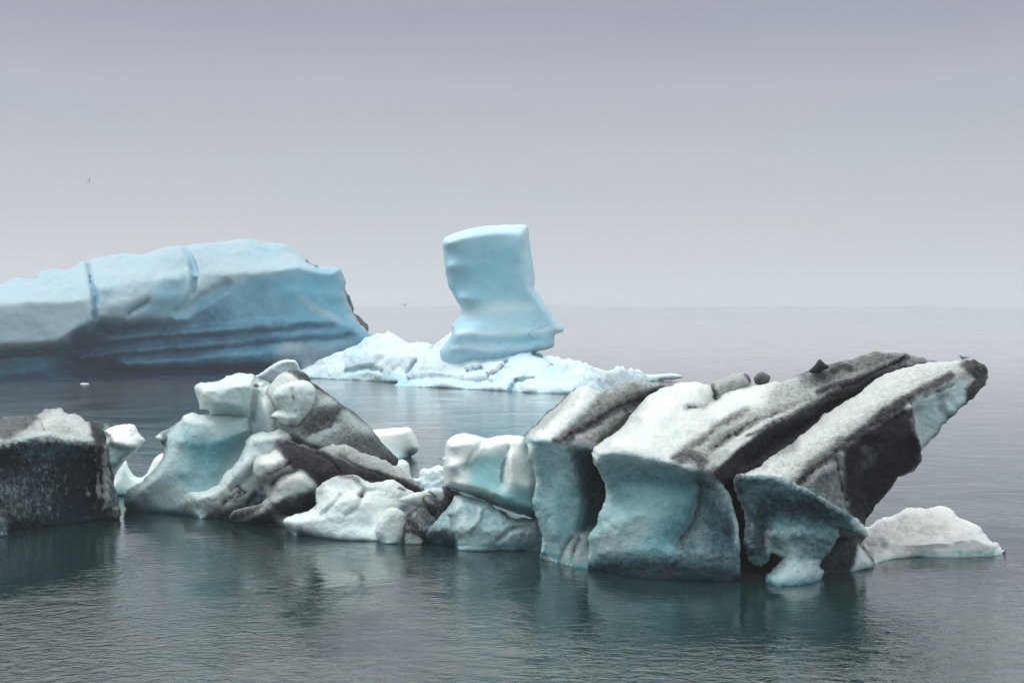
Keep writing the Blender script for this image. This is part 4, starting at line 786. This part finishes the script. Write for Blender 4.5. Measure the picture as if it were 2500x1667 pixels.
ice("beak_slab", t, M_BIG, Z7,
    [(278, 838), (300, 805), (330, 785), (400, 745), (480, 690), (600, 600), (700, 530), (850, 440), (930, 390), (1000, 335), (1100, 258), (1200, 210), (1300, 185), (1400, 168), (1480, 160), (1560, 156), (1625, 154), (1690, 158), (1735, 180), (1762, 205), (1766, 235), (1750, 290, 2.6), (1710, 320, 2.2), (1690, 350, 2), (1640, 400, 1.8), (1560, 470, 1.6), (1500, 540, 1.5), (1450, 600, 1.4), (1400, 650, 1.3), (1362, 695, 1.2), (1350, 760, 1.2), (1300, 825, 1.2), (1270, 845, 1.2), (1220, 858, 1.2), (1180, 920, 1.2), (1110, 1000, 1.2), (1060, 1060, 1.2), (1020, 1132, 1.2), (960, 1200, 1), (700, 1250, .8), (400, 1150, .8), (300, 1000, .5), (262, 900, .3)],
    Y0=41.5, eo=3.4, step=4, bulge=(.2, 12), thick=2.6, back_r=80, seed=54, rough_edge=1.0,
    lines=[[(300, 845, 0), (400, 850, -.3), (500, 868, -.4), (620, 890, -.4)], [(620, 890, -.4), (780, 790, -.1), (900, 680, .2), (1050, 560, .6), (1200, 450, 1.0), (1350, 370, 1.3), (1500, 290, 1.7), (1620, 215, 2.2), (1700, 190, 2.7)],
           [(420, 780, .3), (600, 700, .8), (800, 560, 1.3), (1000, 430, 1.8), (1200, 310, 2.3), (1400, 230, 2.8), (1600, 180, 3.1)],
           [(560, 890, -.35), (680, 940, -.3), (800, 1010, -.2), (900, 1068, .0), (1000, 1130, .5)], [(860, 760, .3), (900, 850, .3), (950, 950, .4)], [(1000, 620, .8), (1100, 700, .7), (1200, 780, .9)], [(1290, 445, 1.0), (1330, 560, .6), (1355, 680, .9)],
           [(1330, 450, 1.5), (1380, 600, 1.4), (1360, 690, 1.3)], [(1100, 540, 1.2), (1200, 490, 1.3), (1280, 460, 1.3)], [(1500, 350, 1.9), (1550, 420, 1.7)]],
    grooves=[([(640, 880), (760, 790), (900, 670), (1040, 560), (1150, 480), (1300, 400)], 48, .14), ([(480, 710), (560, 690), (600, 640)], 34, .2), ([(1300, 440), (1330, 560), (1360, 690)], 18, -.2), ([(850, 760), (860, 850), (900, 1000)], 30, .15), ([(1560, 300), (1480, 330), (1400, 370)], 20, .12)],
    disp=[('f', 1.4, .09), ('f', .4, .04), ('r', .3, .03), ('g', .35, .08), ('f', .12, .014)], base=(.05, 0, .30),
    paint=[('R', 'p', [(480, 700), (560, 640), (620, 640), (600, 720), (500, 740)], 18, (.55,)), ('R', 'p', [(540, 880), (620, 800), (760, 700), (900, 580), (1050, 480), (1200, 380), (1400, 290), (1560, 210), (1640, 170), (1740, 180), (1660, 240), (1500, 330), (1300, 430), (1150, 520), (1000, 630), (860, 760), (640, 900)], 40, (.58,)),
           ('R', 'l', [(620, 885), (760, 780), (900, 670), (1030, 560), (1150, 460), (1300, 370), (1420, 310), (1540, 250)], 34, (.95,)), ('R', 'l', [(660, 820), (800, 720), (900, 640)], 26, (.75,)),
           ('BDR', 'p', [(640, 900), (860, 770), (950, 700), (1000, 800), (1000, 1000), (960, 1150), (700, 960)], 24, (.4, .30, .55)),
           ('BDR', 'p', [(900, 700), (1000, 610), (1150, 510), (1310, 440), (1335, 560), (1362, 690), (1350, 770), (1220, 870), (1120, 1000), (1020, 1150), (940, 1080), (900, 900)], 14, (.2, .72, .95)),  # beak underside: ash, with the shade of the overhang painted in
           ('BDR', 'p', [(1320, 400), (1420, 350), (1520, 290), (1600, 260), (1650, 290), (1700, 340), (1500, 560), (1370, 700), (1340, 560)], 12, (.50, .12, .12)), ('R', 'l', [(1480, 340), (1500, 440), (1540, 480)], 30, (.5,)),
           ('R', 'p', [(1600, 180), (1640, 150), (1700, 150), (1770, 200), (1765, 260), (1700, 350), (1640, 400), (1620, 330), (1680, 270), (1640, 220)], 14, (.95,)), ('R', 'l', [(1640, 400), (1500, 540), (1380, 690)], 10, (.7,)), ('DR', 'l', [(1000, 800), (1080, 740), (1020, 680)], 46, (.45, .7)), ('R', 'l', [(280, 835), (350, 780), (480, 700)], 14, (.5,))])
ice("front_lobe", t, M_BIG, Z7,
    [(238, 870, .2), (262, 850, .0), (330, 848, -.1), (450, 856, -.15), (560, 888, -.15), (680, 940, -.15), (800, 1010, -.05), (900, 1068, .1), (980, 1122, .3), (1030, 1180, .4), (1030, 1215, .5), (960, 1190), (900, 1170), (868, 1160), (850, 1230), (810, 1300), (765, 1350), (740, 1390), (765, 1430, .1), (748, 1480, 'w'), (690, 1500, 'w'), (620, 1514, 'w'), (500, 1520, 'w'), (440, 1502, 'w'),
     (430, 1478, .1), (440, 1455, .2), (490, 1420, .2), (520, 1380, .2), (528, 1340, .2), (500, 1325, .3), (450, 1315, .3), (430, 1345, .3), (400, 1378, .2), (370, 1385, .2), (325, 1352, .2), (298, 1290, .3), (296, 1220, .3), (302, 1130, .4), (275, 1020, .4), (248, 940, .3)],
    Y0=41.0, eo=.4, step=3.6, bulge=(.06, 14), thick=2.0, back_r=60, seed=55, rough_edge=2.0,
    lines=[[(300, 880, .2), (450, 890, 0), (600, 940, -.05), (800, 1050, .1), (960, 1145, .3)], [(340, 1000, .5), (400, 1100, .5), (420, 1250, .4)], [(500, 1050, .2), (650, 1100, .1), (800, 1130, .4)], [(450, 1200, -.1), (600, 1200, -.3), (780, 1220, .1)], [(560, 1400, -.3), (700, 1400, -.2)], [(330, 1150, .1), (340, 1300, .0)], [(450, 1480, -.95), (650, 1470, -.6)]],
    grooves=[([(400, 1020), (420, 1130), (410, 1300)], 60, .12)],
    disp=[('f', .9, .08), ('r', .30, .06), ('r', .13, .025)], base=(.85, .46, .04),
    paint=[('BD', 'p', [(260, 850), (450, 855), (640, 930), (560, 960), (380, 940), (280, 930)], 30, (.8, .45)), ('R', 'l', [(250, 860), (270, 980), (310, 1080)], 30, (.6,)), ('BD', 'p', [(430, 960), (700, 970), (900, 1090), (800, 1150), (600, 1120), (430, 1080)], 50, (1.0, .80)),
           ('DR', 'p', [(290, 1050), (400, 1020), (430, 1150), (420, 1380), (290, 1380)], 44, (.62, .40)), ('BD', 'l', [(430, 1200), (440, 1300), (520, 1320)], 30, (.3, .15)), ('BD', 'p', [(440, 1420), (560, 1380), (760, 1360), (760, 1500), (430, 1530)], 26, (.5, .25)), ('BD', 'l', [(960, 1130), (1040, 1200)], 30, (.3, .05)), ('BD', 'l', [(520, 1240), (600, 1300), (560, 1380)], 50, (.6, .2))])
ice("rear_foot", t, M_NEAR, Z7,
    [(700, 1250), (800, 1180), (900, 1160), (980, 1170), (1040, 1210), (1000, 1260), (1010, 1290), (1050, 1330), (1088, 1388, 'w'), (1040, 1405, 'w'), (960, 1418, 'w'), (880, 1432, 'w'), (760, 1442, 'w'), (700, 1440, 'w')],
    Y0=43, eo=.5, step=3.4, bulge=(.3, 16), thick=1.8, back_r=40, seed=56, disp=[('f', .7, .07), ('f', .2, .02)], base=(.3, .62, .66),
    lines=[[(980, 1260, .1), (1000, 1330, -.2), (1060, 1385, -.1)], [(860, 1250, -.1), (880, 1400, -.3)]],
    paint=[('BDR', 'p', [(985, 1270), (1010, 1285), (1090, 1400), (940, 1430), (970, 1350)], 14, (.15, 0, .04)), ('DR', 'l', [(880, 1200), (960, 1240)], 30, (.4, .75))])

def top_rock(name, pts, Y0, label, cat, base, mat, grp, seed, eo=.3, bg_=(.5, 18), Z=Z7, disp=(('f', .4, .022), ('r', .12, .012)), paint=()):
    r = ice(name, None, mat, Z, pts, Y0=Y0, eo=eo, step=2.6, bulge=bg_, thick=.8, back_r=16, seed=seed, disp=list(disp), base=base, paint=paint)
    return tag(r, label, cat, grp)
top_rock("ice_boulder", [(60, 300), (90, 285), (150, 262), (220, 235), (290, 225), (318, 240), (332, 275), (320, 310), (260, 360), (200, 420), (110, 420), (80, 360)], 46.6, "grimy tan ice hump just left of the round dark boulder on the layered iceberg", "ice boulder", (0, 0, .48), M_BIG, None, 61, bg_=(.7, 24), paint=[('R', 'l', [(100, 300), (120, 350), (110, 390)], 16, (.8,)), ('R', 'l', [(300, 235), (328, 275)], 12, (.85,))])
top_rock("boulder", [(350, 262), (358, 245), (380, 226), (402, 220), (430, 232), (448, 248), (440, 275), (400, 300), (360, 290)], 46.9, "round dark grey boulder on the crest of the layered iceberg", "boulder", (0, .2, .78), M_BIG, None, 62, bg_=(.6, 16))
top_rock("rubble_cone", [(690, 212), (706, 192), (724, 172), (738, 156), (752, 142), (764, 152), (776, 164), (794, 174), (804, 190), (780, 205), (740, 225), (705, 225)], 45.5, "small pointed pile of black ash on the layered iceberg's crest", "ash pile", (0, .6, 1.3), M_BIG, None, 63, bg_=(.35, 14))

# ================================================================== RIGHT FLOE
t = empty("ice_floe", loc(1450, 1340, Z7), "low lumpy white ice floe on the water at far right under the beak", "ice floe")
ice("ice_body", t, M_FLOE, Z7,
    [(985, 1165), (1000, 1145), (1050, 1152), (1100, 1115), (1140, 1098), (1180, 1100), (1220, 1075), (1270, 1045), (1340, 1040), (1400, 1045), (1470, 1030), (1520, 1038), (1560, 1060), (1600, 1098), (1700, 1138), (1730, 1160), (1750, 1200), (1800, 1240), (1850, 1256), (1872, 1272), (1880, 1295, .3), (1865, 1318, 'w'), (1800, 1330, 'w'), (1650, 1336, 'w'), (1500, 1337, 'w'), (1350, 1332, 'w'), (1200, 1346, 'w'), (1100, 1370, 'w'), (1070, 1392, 'w'), (1020, 1330, .2), (1000, 1270, .4), (1020, 1210, .8)],
    Y0=44.8, eo=4.4, step=3.4, bulge=(.25, 14), thick=1.6, back_r=50, seed=71, rough_edge=1.0,
    lines=[[(1080, 1180, 2.0), (1200, 1150, 2.6), (1300, 1100, 3.2), (1450, 1090, 3.2), (1580, 1120, 3.0)], [(1100, 1230, .9), (1250, 1210, 1.2), (1380, 1230, 1.0), (1550, 1230, 1.2), (1700, 1180, 1.8)],
           [(1150, 1260, 0.1), (1300, 1245, 0), (1500, 1240, 0), (1700, 1215, .2), (1840, 1265, .2)], [(1360, 1170, 1.7), (1450, 1180, 1.7), (1550, 1150, 1.7)]],
    grooves=[([(1200, 1240), (1400, 1240), (1600, 1215), (1690, 1205)], 26, .18), ([(1180, 1105), (1240, 1130), (1210, 1170)], 16, .2)],
    disp=[('b', .9, .08), ('f', .3, .03), ('f', .1, .01)], base=(-.15, 0, .0),
    paint=[('R', 'l', [(1370, 1175), (1500, 1160)], 26, (.45,)), ('R', 'p', [(1340, 1180), (1560, 1140), (1640, 1190), (1400, 1235)], 20, (.10,)), ('BR', 'l', [(1000, 1190), (1040, 1250), (1080, 1260)], 22, (.2, .4)), ('B', 'l', [(1100, 1355), (1400, 1325), (1850, 1315)], 16, (.35,))])

# ================================================================== BIRDS
def plain(name, col, rough=.7):
    N = NT(name); tcx = N.n("ShaderNodeTexCoord").outputs['Object']
    c = N.mix(N.noise(tcx, 60, 3), tuple(k * .8 for k in col), tuple(min(1, k * 1.2) for k in col))
    b = N.n("ShaderNodeBsdfPrincipled", {'Base Color': c, 'Roughness': rough}); N.n("ShaderNodeOutputMaterial", {0: b.outputs[0]})
    return N.m
M_GREY, M_BLACK, M_BEAK = plain("grey_feathers", (.16, .165, .19)), plain("black_feathers", (.012, .012, .014)), plain("beak_horn", (.10, .02, .015), .4)
def tube(name, parent, mats, spine, nseg=10, face_mat=None):
    """closed tapered body along a spine of (x, y, z, width, height)"""
    V, Fc = [], []
    sp = np.array(spine, float); n = len(sp)
    for i, (x, y, z, w, h) in enumerate(sp):
        d = sp[min(i + 1, n - 1), :3] - sp[max(i - 1, 0), :3]; d /= np.linalg.norm(d) + 1e-9
        side = np.array([-d[1], d[0], 0.0]); 
        if np.linalg.norm(side) < 1e-3: side = np.array([0, 1.0, 0])
        side /= np.linalg.norm(side); up = np.cross(d, side); up = up if up[2] >= 0 else -up
        for k in range(nseg):
            a = 2 * math.pi * k / nseg
            V.append(np.array([x, y, z]) + side * w * math.cos(a) + up * h * math.sin(a))
    for i in range(n - 1):
        for k in range(nseg):
            a, b = i * nseg + k, i * nseg + (k + 1) % nseg; Fc.append((a, b, b + nseg, a + nseg))
    Fc.append(tuple(range(nseg))[::-1]); Fc.append(tuple((n - 1) * nseg + k for k in range(nseg)))
    me = bpy.data.meshes.new(name); me.from_pydata([tuple(v) for v in V], [], Fc)
    for m in mats: me.materials.append(m)
    for p in me.polygons:
        p.use_smooth = True
        if face_mat: p.material_index = face_mat(p.center)
    o = link(bpy.data.objects.new(name, me)); o.parent = parent
    return o
def flat(name, parent, mat, pts, th=.006):
    """thin feathered surface (wing, tail) with real thickness"""
    n = len(pts); V = [Vector(p) for p in pts] + [Vector(p) - Vector((0, 0, th)) for p in pts]
    Fc = [tuple(range(n)), tuple(range(2 * n - 1, n - 1, -1))] + [(i, i + n, (i + 1) % n + n, (i + 1) % n) for i in range(n)]
    me = bpy.data.meshes.new(name); me.from_pydata([tuple(v) for v in V], [], Fc); me.materials.append(mat)
    o = link(bpy.data.objects.new(name, me)); o.parent = parent
    return o
# the tern on the beak of the layered berg
bpy.context.view_layer.update()
beak = next(o for o in SC.objects if o.name.startswith("beak_slab"))
bx = (2361 - CX) / F * 44.3
best = None
for yy in np.arange(42.5, 45.6, .1):
    inv_ = beak.matrix_world.inverted(); ok, p, nrm, _ = beak.ray_cast(inv_ @ Vector((bx, yy, 12)), Vector((0, 0, -1)))
    if ok:
        p = beak.matrix_world @ p
        py = HY + (H - p.z) / p.y * F
        if best is None or py < best[0]: best = (py, p)
foot = best[1] if best else Vector((bx, 44.3, 6.15))
t = empty("seabird", tuple(foot), "grey black-capped tern standing on the dark tip of the overhanging beak", "bird")
t.scale = (1.12,) * 3
tube("body", t, [M_GREY, M_BLACK], [(-.072, 0, .118, .004, .004), (-.066, 0, .122, .016, .016), (-.052, 0, .128, .021, .021), (-.036, 0, .118, .019, .02), (-.022, 0, .096, .026, .03), (.0, 0, .078, .034, .036), (.035, 0, .070, .034, .034), (.075, 0, .072, .024, .022), (.11, 0, .074, .012, .010), (.14, 0, .078, .004, .004)],
     face_mat=lambda c: 1 if (c.x < -.04 and c.z > .126) else 0)
tube("beak", t, [M_BEAK], [(-.068, 0, .120, .007, .007), (-.09, 0, .113, .005, .005), (-.108, 0, .107, .0015, .0015)], 6)
for sgn in (-1, 1):
    tube("wing", t, [M_GREY], [(-.025, sgn * .026, .095, .006, .012), (.02, sgn * .034, .088, .007, .026), (.08, sgn * .026, .086, .006, .020), (.15, sgn * .012, .094, .004, .010), (.22, sgn * .004, .106, .002, .003)], 8)
    tube("leg", t, [M_BLACK], [(.002, sgn * .014, .05, .004, .004), (.0, sgn * .014, -.004, .003, .003)], 6)
tube("tail", t, [M_GREY], [(.10, 0, .074, .014, .006), (.16, 0, .080, .012, .004), (.24, 0, .092, .006, .002)], 6)
def flier(px, py, Y, scale, rot, wing_up, label, group):
    t = empty("flying_bird", ((px - CX) / F * Y, Y, H - (py - HY) / F * Y), label, "bird", group); t.scale = (scale,) * 3; t.rotation_euler = rot
    tube("body", t, [M_BLACK], [(-.20, 0, .0, .004, .004), (-.13, 0, .005, .03, .03), (-.04, 0, 0, .05, .05), (.08, 0, 0, .035, .03), (.2, 0, .005, .02, .008), (.26, 0, .005, .012, .003)])
    for sgn in (-1, 1):
        u = wing_up
        flat("wing", t, M_BLACK, [(-.08, 0, .02), (-.10, sgn * .18, .02 + .20 * u), (-.02, sgn * .42, .02 + .32 * u), (.06, sgn * .50, .02 + .36 * u), (.06, sgn * .36, .01 + .27 * u), (.08, sgn * .15, .01 + .15 * u), (.08, 0, .01)], .02)
flier(987.5, 746.0, 220, .95, (0, 0, math.radians(-65)), .9, "small dark bird flying low between the striped iceberg and the pillar", "flying birds")
flier(218, 443, 160, .9, (math.radians(55), 0, math.radians(-60)), .5, "small dark bird high in the sky above the striped iceberg", "flying birds")
flier(2146, 671, 700, 1.0, (0, 0, math.radians(-80)), .6, "tiny distant bird in the fog above the layered iceberg's crest", "flying birds")
flier(1900, 715, 700, 1.0, (0, 0, math.radians(-100)), .3, "tiny distant bird just over the horizon left of the crest", "flying birds")

t = empty("ice_floe", loc(207, 937), "tiny white ice fragment adrift alone in the dark water below the striped iceberg", "ice floe")
ice("ice_body", t, M_FLOE, S0, [(196, 937, 'w'), (197, 935.4), (203, 934.6), (210, 934.9), (216, 935.6), (218, 937, 'w')], Y0=158, eo=.3, step=1.0, bulge=(.05, 2), thick=.5, back_r=3, seed=90, rough_edge=.4, soft=1)
